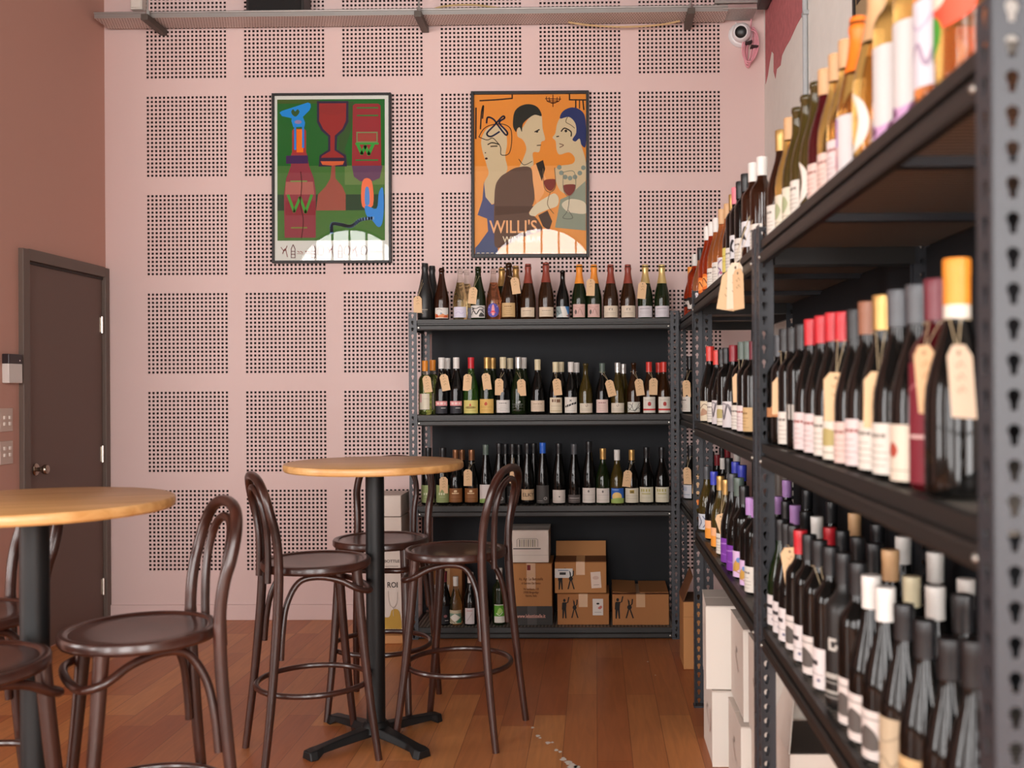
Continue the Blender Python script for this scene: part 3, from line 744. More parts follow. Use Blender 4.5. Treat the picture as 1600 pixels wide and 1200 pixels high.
# ------------------------------------------------------------------ slotted steel shelving
STEEL = mat('33353A', 0.4, metal=0.0, spec=0.5, bump=0.15, bscale=260)
STEEL2 = mat('211F1D', 0.45, spec=0.5, bump=0.1, bscale=200)
DECK = shelf_material()
FL = 0.045; PH = 1.83
POSTS = {}
def post_mesh(sx, sy):
    """slotted angle post, corner at the origin, flanges running sx and sy"""
    if (sx, sy) in POSTS: return POSTS[(sx, sy)]
    key = []
    for a in range(-3, 10):           # keyhole: round head above a narrow tail
        an = a*PI/6
        key.append((0.0075*math.cos(an), 0.0075*math.sin(an)+0.004))
    key += [(-0.0042, -0.004), (-0.0036, -0.0125), (0.0036, -0.0125), (0.0042, -0.004)]
    key = [k for k in key if not (abs(k[0]) < 0.004 and k[1] < -0.001 and k[1] > -0.012)]
    n = int(PH/0.0381); ph = PH/n
    out = [(-0.021, -ph/2), (0.024, -ph/2), (0.024, ph/2), (-0.021, ph/2)]
    tri = tessellate_polygon([[Vector((x, y, 0)) for x, y in out], [Vector((x, y, 0)) for x, y in key[::-1]]])
    allp = out+key[::-1]
    mb = MB()
    for fl in (0, 1):
        for i in range(n):
            zc = ph*(i+0.5)
            vs = []
            for x, y in allp:
                u = x+0.021
                vs.append((sx*u, 0, zc+y) if fl == 0 else (0, sy*u, zc+y))
            mb.add(vs, [tuple(t) for t in tri], STEEL)
    POSTS[(sx, sy)] = mb.rawmesh('post')
    return POSTS[(sx, sy)]
def rack(label, loc, rz, L, Dp, levels, back=None, crosses=2):
    t = thing('shelving_rack', label, 'shelving', loc, rz, 'black slotted steel racks')
    for (x, y, sx, sy) in ((0, 0, 1, 1), (L, 0, -1, 1), (0, Dp, 1, -1), (L, Dp, -1, -1)):
        link('post', post_mesh(sx, sy), t, (x, y, 0), 0, 0, 0.002)
        mb = MB(); mb.box((x+sx*0.02, y+sy*0.02, 0.004), (0.05, 0.05, 0.008), STEEL); mb.build('foot', t)
    for z in levels:
        prof = [(0.0, 0.002), (0.014, 0.002), (0.014, -0.058), (-0.002, -0.058), (-0.004, -0.052), (-0.004, -0.034), (0.0, -0.029), (0.008, -0.028), (0.008, -0.020), (0.0, -0.019)]
        mb = MB(); mb.prism(prof, lambda u, v, s: (0.046+(L-0.092)*s, u+0.004, z+v), STEEL2); mb.build('front_beam', t)
        mb = MB(); mb.prism(prof, lambda u, v, s: (0.046+(L-0.092)*s, Dp-0.004-u, z+v), STEEL2); mb.build('rear_beam', t)
        for x, d in ((0.003, 1), (L-0.003, -1)):
            mb = MB(); mb.prism(prof, lambda u, v, s: (x+d*u, 0.046+(Dp-0.092)*s, z+v), STEEL2); mb.build('side_beam', t)
        for xe in (0.055, L-0.055):
            for xx in (xe,):
                mb = MB(); mb.lathe([(0, 0.004), (0.004, 0.003), (0.0055, 0), (0, 0)], mat('B5B2AA', 0.3, metal=0.8), 10, org=(xx, -0.0005, z-0.043), R=Matrix.Rotation(PI/2, 3, 'X')); mb.build('rivet', t)
        mb = MB(); mb.box((L/2, Dp/2, z-0.007), (L-0.04, Dp-0.04, 0.012), DECK); mb.build('shelf_deck', t)
        for k in range(crosses):
            mb = MB(); mb.box((L*(k+1)/(crosses+1), Dp/2, z-0.022), (0.03, Dp-0.04, 0.016), STEEL); mb.build('cross_bar', t)
    if back:
        mb = MB(); mb.box(((back[2]+L-0.03)/2, Dp-0.024, (back[0]+back[1])/2), (L-0.03-back[2], 0.006, back[1]-back[0]), mat('0F1217', 0.75, bump=0.1, bscale=40)); mb.build('back_panel', t)
    return t
# back rack
BX0, BX1, BY = -1.042, 0.466, 5.61
BZ = (1.788, 1.252, 0.742, 0.062)
rack('black slotted steel back rack of bottles and cartons standing before the pink wall', (BX0, BY, 0), 0, BX1-BX0, 0.44, BZ, back=(0.07, 1.772, 0.062))
# side racks stand along the right wall, fronts facing -X
XF = 0.43; SZ = (1.785, 1.254, 0.776)
def side(label, xf, yfar, ynear, lev, bk=None):
    return rack(label, (xf, yfar, 0), -PI/2, yfar-ynear, 0.46, lev, back=bk)
side('black steel side rack closest to the viewer, its grey slotted post at the photo border', XF, 2.675, 1.09, SZ, (0.785, 1.765, 0.05))
side('black steel middle side rack holding bottles over stacked white cartons', XF, 4.45, 2.705, SZ, (0.785, 1.765, 0.05))
side('short black steel side rack in the corner next to the back rack', 0.475, 5.74, 4.47, SZ)
# ------------------------------------------------------------------ bottles
SHAPES = {
 'x': (0.0375, [(0, .004), (.030, 0), (.0365, .004), (.0375, .02), (.0375, .185), (.0365, .197), (.031, .209), (.021, .221), (.0158, .232), (.0146, .245), (.0142, .285), (.0165, .287), (.0165, .297), (.0145, .300), (0, .300)]),
 'b': (0.0405, [(0, .004), (.032, 0), (.039, .004), (.0405, .02), (.0405, .118), (.0388, .14), (.0325, .168), (.0245, .195), (.018, .217), (.0153, .235), (.0146, .25), (.0142, .285), (.0165, .287), (.0165, .297), (.0145, .300), (0, .300)]),
 'c': (0.0435, [(0, .004), (.034, 0), (.042, .004), (.0435, .02), (.0435, .112), (.0418, .135), (.0365, .165), (.029, .195), (.0225, .225), (.0175, .255), (.0155, .275), (.0155, .288), (.0178, .290), (.0178, .301), (.0155, .303), (.0145, .310), (0, .310)]),
 'f': (0.0370, [(0, .004), (.030, 0), (.036, .004), (.037, .02), (.037, .125), (.0352, .157), (.031, .19), (.025, .225), (.019, .26), (.0155, .28), (.0146, .295), (.0142, .315), (.0162, .317), (.0162, .327), (.0142, .33), (0, .33)])}
def rad_at(prof, z):
    for (r0, z0), (r1, z1) in zip(prof[1:], prof[2:]):
        if z0 <= z <= z1 and z1 > z0: return r0+(r1-r0)*(z-z0)/(z1-z0)
    return prof[-2][0]
def gl(h, rough=0.06, trans=0.0, ior=1.5): return mat(h, rough, spec=0.55 if trans > .5 else 0.36, trans=trans, ior=ior)
GL = {'k': (gl('0C0B0A'), None), 'm': (mat('191817', 0.4), None), 'n': (gl('18240F', .06, .15), None), 'g': (gl('2C4E18', .06, .35), None), 'w': (gl('38200F', .06, .3), None), 'y': (gl('52441C', .06, .4), None),
      'd': (gl('34190C', .06, .3), None), 'a': (gl('F4BE6C', .04, .95, 1.36), None), 'r': (gl('F2A070', .04, .95, 1.36), None), 'o': (gl('EA8A4C', .04, .95, 1.36), None),
      'c': (gl('EBD9A0', .04, .97, 1.36), gl('F4F2EC', .03, .97, 1.12)), 'p': (gl('F0A070', .04, .95, 1.36), gl('F0E4DC', .03, .97, 1.12)), 's': (gl('C8451E', .05, .85, 1.36), None), 'l': (gl('A8C068', .04, .95, 1.36), gl('F0F2E8', .03, .97, 1.12)), 'u': (gl('4A0F14', .06, .2), None)}
GLN = {'k': 'dark', 'm': 'matte black', 'n': 'dark green', 'g': 'green', 'w': 'brown', 'y': 'olive', 'd': 'dark amber', 'a': 'amber', 'r': 'rose', 'o': 'orange', 'c': 'clear', 'p': 'pink', 's': 'red', 'l': 'pale green', 'u': 'dark red'}
CAPS = {'bk': ('black', '1B1B1D', .35), 'wh': ('white', 'DAD6D0', .4), 'cr': ('cream', 'D2C6A4', .4), 'rd': ('red', 'C0242E', .35), 'or': ('orange', 'E8902E', .4), 'ow': ('orange and white', 'E8902E', .4), 'og': ('bright orange', 'F4761C', .4), 'gd': ('gold', 'B48E54', .32), 'pg': ('pale gold', 'D8BE80', .3),
        'co': ('copper', '7A5236', .3), 'gg': ('grey-green', '55645C', .35), 'sv': ('silver', 'C8C6C2', .25), 'bu': ('blue', '2A62C8', .35), 'vb': ('violet-blue', '3A44B4', .35), 'br': ('brown', '8A5A42', .4), 'tn': ('tan', 'C89E72', .45), 'mr': ('maroon', '6A2430', .35), 'pk': ('pink', 'D87A86', .4),
        'li': ('lilac', 'B48AC8', .4), 'dr': ('dark red', '86202A', .35), 'gy': ('grey', '4A4C50', .35), 'rt': ('rust', '8A3E30', .35), 'wx': ('red wax', 'D23C34', .3)}
BODY = {}; CAPM = {}; LABM = {}
def body_mesh(sh, g):
    if (sh, g) not in BODY:
        R, prof = SHAPES[sh]; liq, clr = GL[g]; fill = prof[-1][1]-0.075
        mb = MB(); mb.lathe(prof, liq, 32, mfn=(lambda z: liq if z < fill else clr) if clr else None)
        BODY[(sh, g)] = mb.mesh('glass_body', 60)
    return BODY[(sh, g)]
def cap_mesh(sh, c):
    if (sh, c) not in CAPM:
        R, prof = SHAPES[sh]; H = prof[-1][1]; M = mat(CAPS[c][1], CAPS[c][2], metal=0.55 if c in ('gd', 'pg', 'co', 'sv') else 0.0, spec=0.5)
        mb = MB()
        if sh == 'c':
            z0 = H-0.108; p = [(rad_at(prof, z0)+.0007, z0)]+[(rad_at(prof, z)+.0009, z) for z in (H-.095, H-.08, H-.065, H-.05)]
            p += [(.0172, H-.036), (.0195, H-.026), (.0195, H-.018), (.0172, H-.013), (.0178, H-.006), (.0165, H+.001), (0, H+.0018)]
        else:
            p = [(.0152, H-.058), (.0166, H-.0575), (.0168, H-.022), (.0172, H-.019), (.0173, H-.002), (.0166, H+.0008), (0, H+.001)]
        if c == 'ow': p = [(.0152, H-.076), (.0168, H-.0755)]+p[1:]
        mb.lathe(p, M, 24, mfn=(lambda z: M if z > H-.058 else mat('D8D0C4', .5)) if c == 'ow' else None); CAPM[(sh, c)] = mb.mesh('capsule', 40)
    return CAPM[(sh, c)]
# printed labels: (description, width mm, height mm, foot mm, shapes)
def lines(w, h, ink='8A8078', title='5A504A', seed=0, top=0.72, n=4):
    rnd = random.Random(seed); it = []
    x = -w*0.26
    while x < w*0.24:
        L = w*rnd.uniform(0.06, 0.14); it.append(('r', x, h*top, min(x+L, w*0.3), h*(top+0.07), title)); x += L+w*0.03
    for k in range(n):
        y = h*(top-0.16-0.13*k); a = w*rnd.uniform(0.14, 0.32); it.append(('l', [(-a, y), (a, y)], h*0.022, ink))
    return it
def D_(desc, w, h, z, base, extra): return (desc, w, h, z, [('r', -w/2, 0, w/2, h, base)]+extra)
LAB = {
 'print': ('white print', 40, 62, 25, [('r', -16, 30, -4, 33, 'B8B0A4'), ('r', -2, 30, 14, 33, 'B8B0A4'), ('l', [(-14, 24), (12, 24)], 1.2, '8A8278'), ('c', -8, 10, 4, '7A6E62')]),
 'field': D_('white label of orange flowers', 74, 62, 10, 'DAD5CE', [('p', [(-37, 4), (37, 4), (37, 26), (20, 18), (4, 28), (-14, 16), (-37, 30)], 'D88A5A'), ('o', [(-32, 8), (-24, 26), (-16, 8)], 'C04A2A'), ('o', [(8, 4), (20, 20), (30, 6)], 'C85A34'), ('c', -2, 28, 5, '8A9AA8'), ('s', [(-24, 50), (-10, 54), (2, 48)], 2, '6A6A70')]),
 'lilac': D_('pale lilac label', 72, 64, 14, 'D3CDDC', [('s', [(-22, 24), (-6, 34), (8, 22), (20, 34)], 2, 'A8A0C4'), ('s', [(-20, 44), (4, 48), (18, 42)], 1.6, 'B4ACC8')]),
 'bw': D_('white label with black floral drawing', 78, 70, 12, 'D5D0CA', [('s', [(-34, 16), (-20, 40), (-6, 20), (10, 46), (30, 30)], 5, '3A3836'), ('o', [(6, 6), (16, 30), (34, 10)], '4A4846'), ('c', -22, 50, 7, '5A5856'), ('s', [(-30, 60), (-8, 52), (14, 62), (32, 52)], 4, '444240'), ('c', 22, 44, 6, '7A7876')]),
 'rocket': ('round violet label with pink rocket', 64, 84, 14, [('e', 0, 42, 31, 42, '5A56A8'), ('o', [(-6, 16), (-7, 56), (0, 78), (7, 56), (6, 16)], 'E89AA0'), ('p', [(-16, 22), (-5, 30), (5, 30), (16, 22), (6, 40), (-6, 40)], 'E24E50'), ('c', -20, 60, 2, 'E8E0E8'), ('c', 20, 64, 2, 'E8E0E8'), ('c', -22, 34, 2, 'E8E0E8')]),
 'tan': D_('tan label', 66, 76, 14, 'C8A878', lines(66, 76, '9A7A50', '8A6A44', 3)),
 'cream': D_('cream label', 76, 52, 14, 'D8C6AE', lines(76, 52, 'A8947E', '8A7462', 4, 0.6, 3)),
 'facet': D_('label of grey, white and blue facets', 82, 66, 12, 'C6CBCB', [('p', [(-41, 66), (-10, 66), (8, 30), (-41, 0)], '8A9A9A'), ('p', [(-10, 66), (14, 66), (34, 0), (4, 0)], 'DEDAD2'), ('p', [(14, 66), (41, 66), (41, 0), (32, 14)], '4A86C0'), ('p', [(20, 10), (34, 0), (41, 24)], 'B08A84'), ('s', [(-34, 20), (-26, 40), (-16, 20)], 3, '3A4444')]),
 'pink': D_('dusty pink label', 62, 74, 10, 'CDA9A0', [('o', [(-20, 30), (-14, 44), (-8, 30), (-14, 16)], '5E5450'), ('s', [(-4, 20), (6, 48), (18, 14)], 3, 'A8847C'), ('s', [(-22, 60), (0, 54), (22, 62)], 2, 'B08C84')]),
 'fb': D_('wide cream label with monogram', 78, 66, 8, 'D6C8B4', [('r', -10, 40, -6, 52, '8A8076'), ('r', -5, 49, 0, 52, '8A8076'), ('r', 3, 40, 7, 52, '8A8076'), ('l', [(-22, 26), (22, 26)], 1.6, '9A8A7C'), ('l', [(-26, 18), (26, 18)], 1.2, 'A89A8A')]),
 'mauve': D_('pale mauve label', 78, 64, 8, 'CFC9CE', [('l', [(-24, 48), (20, 50)], 3, '8E8A90'), ('l', [(-28, 30), (28, 30)], 1.4, 'A8A4AA'), ('l', [(-20, 22), (20, 22)], 1.2, 'A8A4AA')]),
 'tallcream': D_('tall cream label', 50, 88, 30, 'DCD2BC', [('r', -25, 40, -12, 86, 'D8A8A0'), ('l', [(-4, 60), (18, 60)], 1.6, 'B0A48C')]),
 'pinkdark': D_('pink and black label', 54, 64, 8, '2A2A30', [('r', -27, 40, 27, 64, 'DB8E8E'), ('r', -20, 46, -8, 58, 'E8C8C4'), ('r', -4, 46, 8, 58, 'E8C8C4'), ('r', 12, 46, 20, 58, 'E8C8C4'), ('l', [(0, 28), (18, 28)], 3, 'C8C4C0')]),
 'yellow': D_('yellow-green label', 74, 68, 8, 'CFC274', [('e', 0, 30, 24, 6, '3A2A20'), ('e', 0, 30, 22, 4.4, 'C8B460'), ('l', [(-16, 30), (16, 30)], 3, '5A2A20'), ('p', [(-5, 38), (5, 38), (0, 54)], 'C03A30'), ('l', [(-28, 14), (28, 14)], 1.4, '9A8A50')]),
 'straw': D_('straw yellow label', 72, 74, 8, 'D6AE62', [('o', [(-8, 48), (0, 60), (6, 46), (-2, 40)], 'B84A30'), ('l', [(-26, 36), (26, 36)], 1.6, 'A88440'), ('l', [(-26, 30), (26, 30)], 1.2, 'A88440'), ('l', [(-22, 16), (22, 16)], 1.4, 'A88440')]),
 'white': D_('white label', 66, 66, 10, 'D8D2CC', lines(66, 66, 'A8A29C', '8A847E', 8)),
 'ghost': ('faint white lettering', 66, 70, 16, [('c', 8, 50, 6, 'A8A8A4'), ('l', [(-24, 38), (24, 38)], 3, '6E6E68'), ('l', [(-20, 30), (20, 30)], 2, '6A6A66'), ('l', [(-24, 22), (24, 22)], 2, '62625E'), ('l', [(-16, 8), (16, 8)], 3, '5A5A58')]),
 'buff': D_('buff label', 74, 60, 16, 'D5C2AC', lines(74, 60, 'AE9A86', 'A08A76', 11, 0.66, 3)),
 'stamp': D_('buff label with brown crest', 66, 88, 8, 'D8CAB0', [('r', -20, 62, -12, 78, '6A4A38'), ('r', -8, 62, -2, 78, '8A6A50'), ('r', 2, 60, 20, 78, '7A5A44'), ('l', [(-24, 40), (24, 40)], 2, 'A89A84'), ('l', [(-28, 12), (28, 12)], 3, 'B09A6A')]),
 'script': D_('white label with black slanting script', 66, 90, 8, 'DCD6CC', [('p', [(-28, 30), (-28, 40), (-20, 44), (-20, 34)], '2E2C2A'), ('p', [(-18, 32), (-18, 46), (-10, 50), (-10, 36)], '2E2C2A'), ('p', [(-8, 36), (-8, 48), (2, 54), (2, 42)], '2E2C2A'), ('p', [(4, 44), (4, 54), (14, 60), (14, 48)], '2E2C2A'), ('p', [(16, 48), (16, 58), (28, 64), (28, 52)], '2E2C2A'), ('l', [(-4, 66), (4, 76)], 2.5, '3A3836'), ('l', [(4, 66), (-4, 76)], 2.5, '3A3836'), ('l', [(-20, 12), (20, 12)], 1.6, 'A8A29C')]),
 'cross': D_('cream label with small grey crest', 76, 56, 8, 'D8CCB8', [('s', [(-4, 44), (0, 36), (6, 44), (2, 50)], 2, '6A625A'), ('l', [(-28, 22), (28, 22)], 1.6, 'A89C8C'), ('l', [(-24, 14), (24, 14)], 1.4, 'A89C8C')]),
 'leaf': D_('white label with grey leaf drawing', 72, 60, 10, 'D2D0C4', [('s', [(-34, 6), (-14, 24), (-4, 56)], 2.4, '4A4A48'), ('s', [(-30, 50), (-10, 40), (2, 8), (30, 56)], 2.4, '4A4A48'), ('s', [(-34, 30), (-8, 10), (14, 20), (34, 40)], 2.4, '4A4A48'), ('s', [(4, 4), (20, 24), (34, 18)], 2.4, '5A5A58')]),
 'redcrest': D_('white label with red crest and red band', 64, 92, 6, 'DAD4C8', [('o', [(-6, 42), (-7, 58), (0, 64), (7, 58), (6, 42)], 'A83A38'), ('r', -32, 14, 32, 24, 'C23A3A'), ('l', [(-20, 74), (20, 74)], 2, 'A8A090')]),
 'sage': D_('sage green label', 70, 92, 14, '8E9A66', [('r', -16, 40, -10, 52, 'D8D8B8'), ('r', -6, 40, 0, 52, 'D8D8B8'), ('r', 4, 40, 10, 52, 'D8D8B8'), ('l', [(-12, 30), (12, 30)], 2, 'C0C8A0')]),
 'brown': D_('brown label', 70, 76, 16, '84552F', [('o', [(-6, 56), (-4, 66), (6, 66), (6, 56)], 'E0C8A0'), ('r', -16, 46, 16, 52, 'D8BC94'), ('l', [(-22, 34), (22, 34)], 1.6, 'A87C54'), ('l', [(-22, 26), (22, 26)], 1.6, 'A87C54'), ('l', [(-22, 12), (22, 12)], 1.6, 'A87C54')]),
 'meadow': D_('white label with green meadow', 66, 100, 12, 'D6CCC8', [('p', [(-33, 0), (33, 0), (33, 40), (10, 26), (-33, 20)], '8AA860'), ('p', [(-10, 0), (33, 0), (33, 22)], '6A9048')]),
 'flame': ('black label with orange figure', 66, 96, 6, [('r', -33, 0, 33, 96, '1A1918'), ('o', [(-6, 54), (-10, 72), (0, 84), (10, 72), (6, 54)], 'E8984A'), ('c', 0, 86, 5, 'F0B060'), ('l', [(-22, 40), (22, 40)], 3, '8A8884'), ('l', [(-20, 32), (20, 32)], 2, '7A7874'), ('l', [(-20, 22), (20, 22)], 2, '6A6864')]),
 'elky': D_('tan label lettered ELKY', 68, 58, 26, 'C9AE8C', [('t', 'ELKY', 2, 20, 27, '54463A', 0.92)]),
 'slate': D_('slate grey label', 66, 96, 8, '4A4846', [('c', 14, 26, 8, 'C8C4C0'), ('c', 14, 26, 6, '3A3836'), ('l', [(14, 22), (18, 30)], 2, 'C8C4C0'), ('l', [(-24, 14), (0, 14)], 2, '9A9692')]),
 'dot': D_('white label with single dot', 68, 70, 10, 'D8CEC6', [('c', 2, 34, 3.2, '2A2826'), ('l', [(-28, 10), (28, 10)], 1.4, 'A8A098')]),
 'smoke': D_('smoky grey label', 66, 44, 10, '57504E', [('l', [(-24, 26), (24, 26)], 4, 'B0A8A4'), ('l', [(-24, 14), (24, 14)], 2, '8A8480')]),
 'tallwhite': D_('tall white label', 66, 78, 10, 'D9D1C8', [('o', [(-4, 60), (0, 68), (4, 60), (0, 54)], '6A6460'), ('l', [(-28, 42), (28, 42)], 1.4, 'B0A8A0'), ('l', [(-28, 16), (28, 16)], 1.2, 'B0A8A0')]),
 'sun': ('label of yellow sun over green field under blue', 70, 82, 8, [('r', -35, 0, 35, 82, '2E62B8'), ('c', -4, 36, 24, 'E8C47A'), ('p', [(-35, 0), (35, 0), (35, 26), (0, 30), (-35, 22)], '9AB060'), ('l', [(-26, 74), (4, 74)], 3, 'A8C0E0')]),
 'seal': D_('cream label with gold square', 76, 80, 10, 'D8D0BC', [('r', -10, 52, 10, 70, 'A8903A'), ('r', -7, 55, 7, 64, '6A5A28'), ('l', [(-30, 38), (30, 38)], 1.6, 'A8A08C'), ('l', [(-26, 24), (26, 24)], 1.6, 'B0A894')]),
 'ivory': D_('ivory label with yellow letters', 70, 80, 12, 'D8D2BA', [('r', -24, 56, -18, 70, 'B0A860'), ('r', -14, 56, -8, 70, 'B0A860'), ('r', -2, 56, 4, 70, 'B0A860'), ('r', 10, 56, 16, 70, 'B0A860'), ('r', -20, 42, 18, 48, 'BCB478'), ('l', [(-20, 24), (20, 24)], 1.6, 'B8B090')]),
 'diamond': D_('white and green diamond label', 72, 84, 12, 'C9BDA0', [('p', [(-36, 22), (0, 58), (36, 22), (36, 84), (-36, 84)], '7E9A84'), ('r', -36, 64, 36, 84, 'C9BDA0'), ('p', [(-30, 38), (0, 62), (30, 38), (0, 14)], 'E6E0D4'), ('p', [(4, 12), (36, 40), (36, 4), (14, 4)], '3E7A5E'), ('l', [(-34, 32), (0, 6)], 2.4, '2A2A28'), ('l', [(-34, 22), (-12, 5)], 2.4, '2A2A28')]),
 'edge': ('black label edged in white', 60, 100, 10, [('r', -30, 0, 30, 100, '16161A'), ('r', -30, 0, -24, 44, 'C8C4BC'), ('c', 12, 44, 8, '8A5A5A'), ('l', [(10, 20), (24, 20)], 3, 'B8B4B0')]),
 'strip': D_('white strip label', 46, 92, 10, 'D8D0D0', [('l', [(-10, 20), (10, 60)], 3, 'B8A8A8'), ('l', [(-12, 76), (12, 76)], 3, 'C06A60')]),
 'greenwin': D_('green and white label', 50, 96, 16, 'DAD6CC', [('r', -25, 34, 25, 92, '5A9A2E'), ('o', [(-12, 44), (0, 80), (14, 60)], 'A8CC70'), ('s', [(-14, 50), (0, 40), (14, 56)], 3, 'E0E8D0')]),
 # side racks
 'rod': ('black label lettered ROD', 70, 50, 62, [('r', -35, 0, 35, 50, '1C1818'), ('t', 'ROD', 0, 14, 30, 'E8E0D8')]),
 'splash': D_('black and white splash label', 60, 64, 20, '2A2422', [('o', [(-24, 20), (-4, 50), (8, 24), (24, 40), (10, 6)], 'DAD4CC'), ('s', [(-20, 8), (0, 16), (20, 4)], 4, 'DAD4CC')]),
 'bloom': D_('lilac-white floral label', 74, 70, 12, 'D8D4D8', [('o', [(-26, 20), (-8, 50), (14, 40), (26, 16), (0, 6)], 'A9A4B8'), ('o', [(-10, 24), (0, 40), (12, 26)], '6A6478'), ('s', [(-28, 56), (0, 62), (28, 52)], 3, 'B8A8A8')]),
 'disc': ('round orange label', 70, 80, 14, [('c', 0, 36, 33, 'E0702A'), ('c', 0, 36, 22, 'F09A50'), ('s', [(-16, 26), (0, 50), (16, 28)], 4, '6A2A1A')]),
 'violetart': D_('white label with violet drawing', 66, 80, 10, 'DAD2D0', [('s', [(-18, 10), (10, 30), (-14, 50), (14, 70)], 6, '8A7090'), ('c', 12, 20, 6, 'B0607A')]),
 'lemon': D_('lemon yellow label', 62, 88, 16, 'D6C66A', [('l', [(-20, 60), (20, 60)], 3, 'A89840'), ('l', [(-20, 40), (20, 40)], 2, 'B0A050')]),
 'stork': D_('white label with black bird', 62, 78, 40, 'D6D6D8', [('o', [(-10, 30), (4, 62), (14, 58), (6, 40), (14, 20), (0, 26)], '2A2A2E'), ('l', [(0, 28), (-4, 8)], 3, '2A2A2E')]),
 'paper': D_('plain white paper label', 68, 80, 10, 'D9D3C9', lines(68, 80, 'A8A096', '7A726A', 21)),
 'moss': D_('cream label with mossy print', 66, 86, 8, 'D8D2BE', [('o', [(-14, 30), (0, 66), (16, 46), (4, 24)], 'A2AA84'), ('l', [(-22, 14), (22, 14)], 2, 'A8A08C')]),
 'rose': D_('rose tinted label', 66, 78, 8, 'DCC2B8', lines(66, 78, 'B89A90', '9A6A64', 23)),
 'crescent': ('white crescent label', 62, 110, 10, [('o', [(-10, 4), (14, 18), (24, 50), (14, 86), (-10, 106), (2, 80), (6, 54), (0, 26)], 'DED8CE')]),
 'bigsquare': D_('big white label with purple panel', 78, 108, 8, 'D0CACA', [('r', -39, 50, -12, 104, 'B486C0'), ('r', -39, 4, -12, 50, 'D8A8A8'), ('r', 18, 8, 36, 100, 'D4D0D2'), ('s', [(-32, 10), (-22, 34), (-16, 12)], 4, 'B05A8A')]),
 'lilacfoot': D_('white label with lilac foot', 76, 150, 6, 'CECAC8', [('o', [(-36, 4), (-30, 30), (0, 22), (36, 34), (36, 4)], 'C49AC0'), ('o', [(-20, 10), (-14, 26), (-6, 12)], '6A3A5A'), ('o', [(10, 14), (18, 30), (26, 14)], '6A3A5A')]),
 'wisp': D_('lilac-white wispy label', 74, 120, 30, 'D6D0D8', [('s', [(-30, 20), (-6, 60), (10, 30), (30, 90)], 6, 'A898AC'), ('s', [(-24, 100), (0, 80), (26, 110)], 5, 'C2B6C8')]),
 'tomato': ('red and green painted label', 78, 120, 40, [('o', [(-36, 60), (-10, 110), (34, 110), (36, 60), (0, 40)], 'E4523A'), ('c', -10, 84, 16, 'ECDCC8'), ('o', [(-34, 10), (-20, 60), (0, 44), (-10, 8)], '4A9A36'), ('o', [(14, 80), (30, 112), (38, 84)], '4E8A30')]),
 'oldcrest': D_('cream label with floral print', 72, 78, 6, 'D4C6AC', [('o', [(-10, 20), (4, 50), (24, 30)], 'B08A70'), ('s', [(-32, 60), (-10, 50), (10, 66), (32, 54)], 3, '7A6A5A'), ('p', [(-36, 8), (-36, 30), (-18, 4)], '6A5A4E')]),
 'khaki': D_('white label with khaki landscape', 66, 76, 8, 'DAD4C6', [('o', [(-28, 30), (-10, 60), (20, 56), (28, 30)], 'B0A26A'), ('l', [(-24, 14), (24, 14)], 3, 'A89E8C')]),
 'hatch': D_('white label with grey hatching', 70, 92, 8, 'CFC8C8', [('s', [(-30, 20), (-10, 60), (0, 30), (14, 80), (30, 40)], 7, '6E686C'), ('s', [(-28, 74), (0, 84), (26, 70)], 5, '8A8488')]),
 'band': ('tan band around it', 74, 26, 74, [('r', -37, 0, 37, 26, 'B98258')]),
 'glyph': ('white block lettering', 74, 44, 70, [('r', -30, 4, -24, 40, 'B8B4AC'), ('r', -20, 22, -8, 40, 'B8B4AC'), ('r', -20, 4, -8, 16, 'B8B4AC'), ('r', -2, 4, 4, 40, 'B8B4AC'), ('r', 8, 4, 14, 40, 'B8B4AC'), ('r', 16, 18, 24, 26, 'B8B4AC'), ('r', 26, 4, 32, 40, 'B8B4AC')]),
 'blush': D_('blush white label', 68, 82, 10, 'DACBC9', lines(68, 82, 'B8A0A0', 'A0605C', 31)),
 'redspot': D_('cream label with red spot', 68, 84, 8, 'D8CCBA', [('o', [(-14, 44), (-4, 58), (6, 46), (-2, 34)], 'A84A3A'), ('l', [(-22, 16), (22, 16)], 2, 'A89C8C')]),
 'wine': D_('tall maroon label', 76, 170, 12, '72222E', [('l', [(-20, 66), (16, 66)], 5, 'C8A8A4'), ('l', [(-30, 120), (20, 150)], 4, '9A5A60')]),
 'zebra': D_('white label with blue pattern', 66, 72, 10, 'CCD0D8', [('s', [(-28, 10), (-14, 36), (-26, 62)], 4, '5A627A'), ('s', [(-6, 8), (8, 36), (-6, 64)], 4, '4A526A'), ('s', [(16, 10), (28, 36), (14, 62)], 4, '6A7290')]),
 'mango': D_('two-tone orange label', 70, 78, 10, 'EE9A3C', [('r', -35, 44, 35, 78, 'F2B484')]),
 'purple': D_('purple label', 72, 80, 8, '7A3AA0', [('l', [(-20, 60), (20, 64)], 4, 'A878C4'), ('l', [(-24, 30), (20, 26)], 3, '9A62BC')]),
 'parrot': D_('lilac label with painted bird', 72, 84, 8, 'D8B8DC', [('o', [(-12, 24), (4, 56), (22, 44), (10, 22)], 'C89A4A'), ('c', 12, 56, 8, '6A8AC0'), ('s', [(-24, 14), (0, 20), (20, 12)], 3, 'B88A60')]),
 'bluegrey': D_('white label printed in blue', 66, 74, 8, 'C8CAD0', [('r', -28, 40, -10, 62, '8A9AB4'), ('r', -6, 40, 12, 62, 'AAB4C4'), ('l', [(-26, 20), (24, 20)], 4, '8A9AB0')]),
 'barcode': D_('white label with black title', 66, 84, 8, 'D6CECC', [('r', -26, 48, 10, 58, '3A3638'), ('l', [(-24, 30), (20, 30)], 2, '9A9492'), ('c', 12, 18, 4, '6A6A80')]),
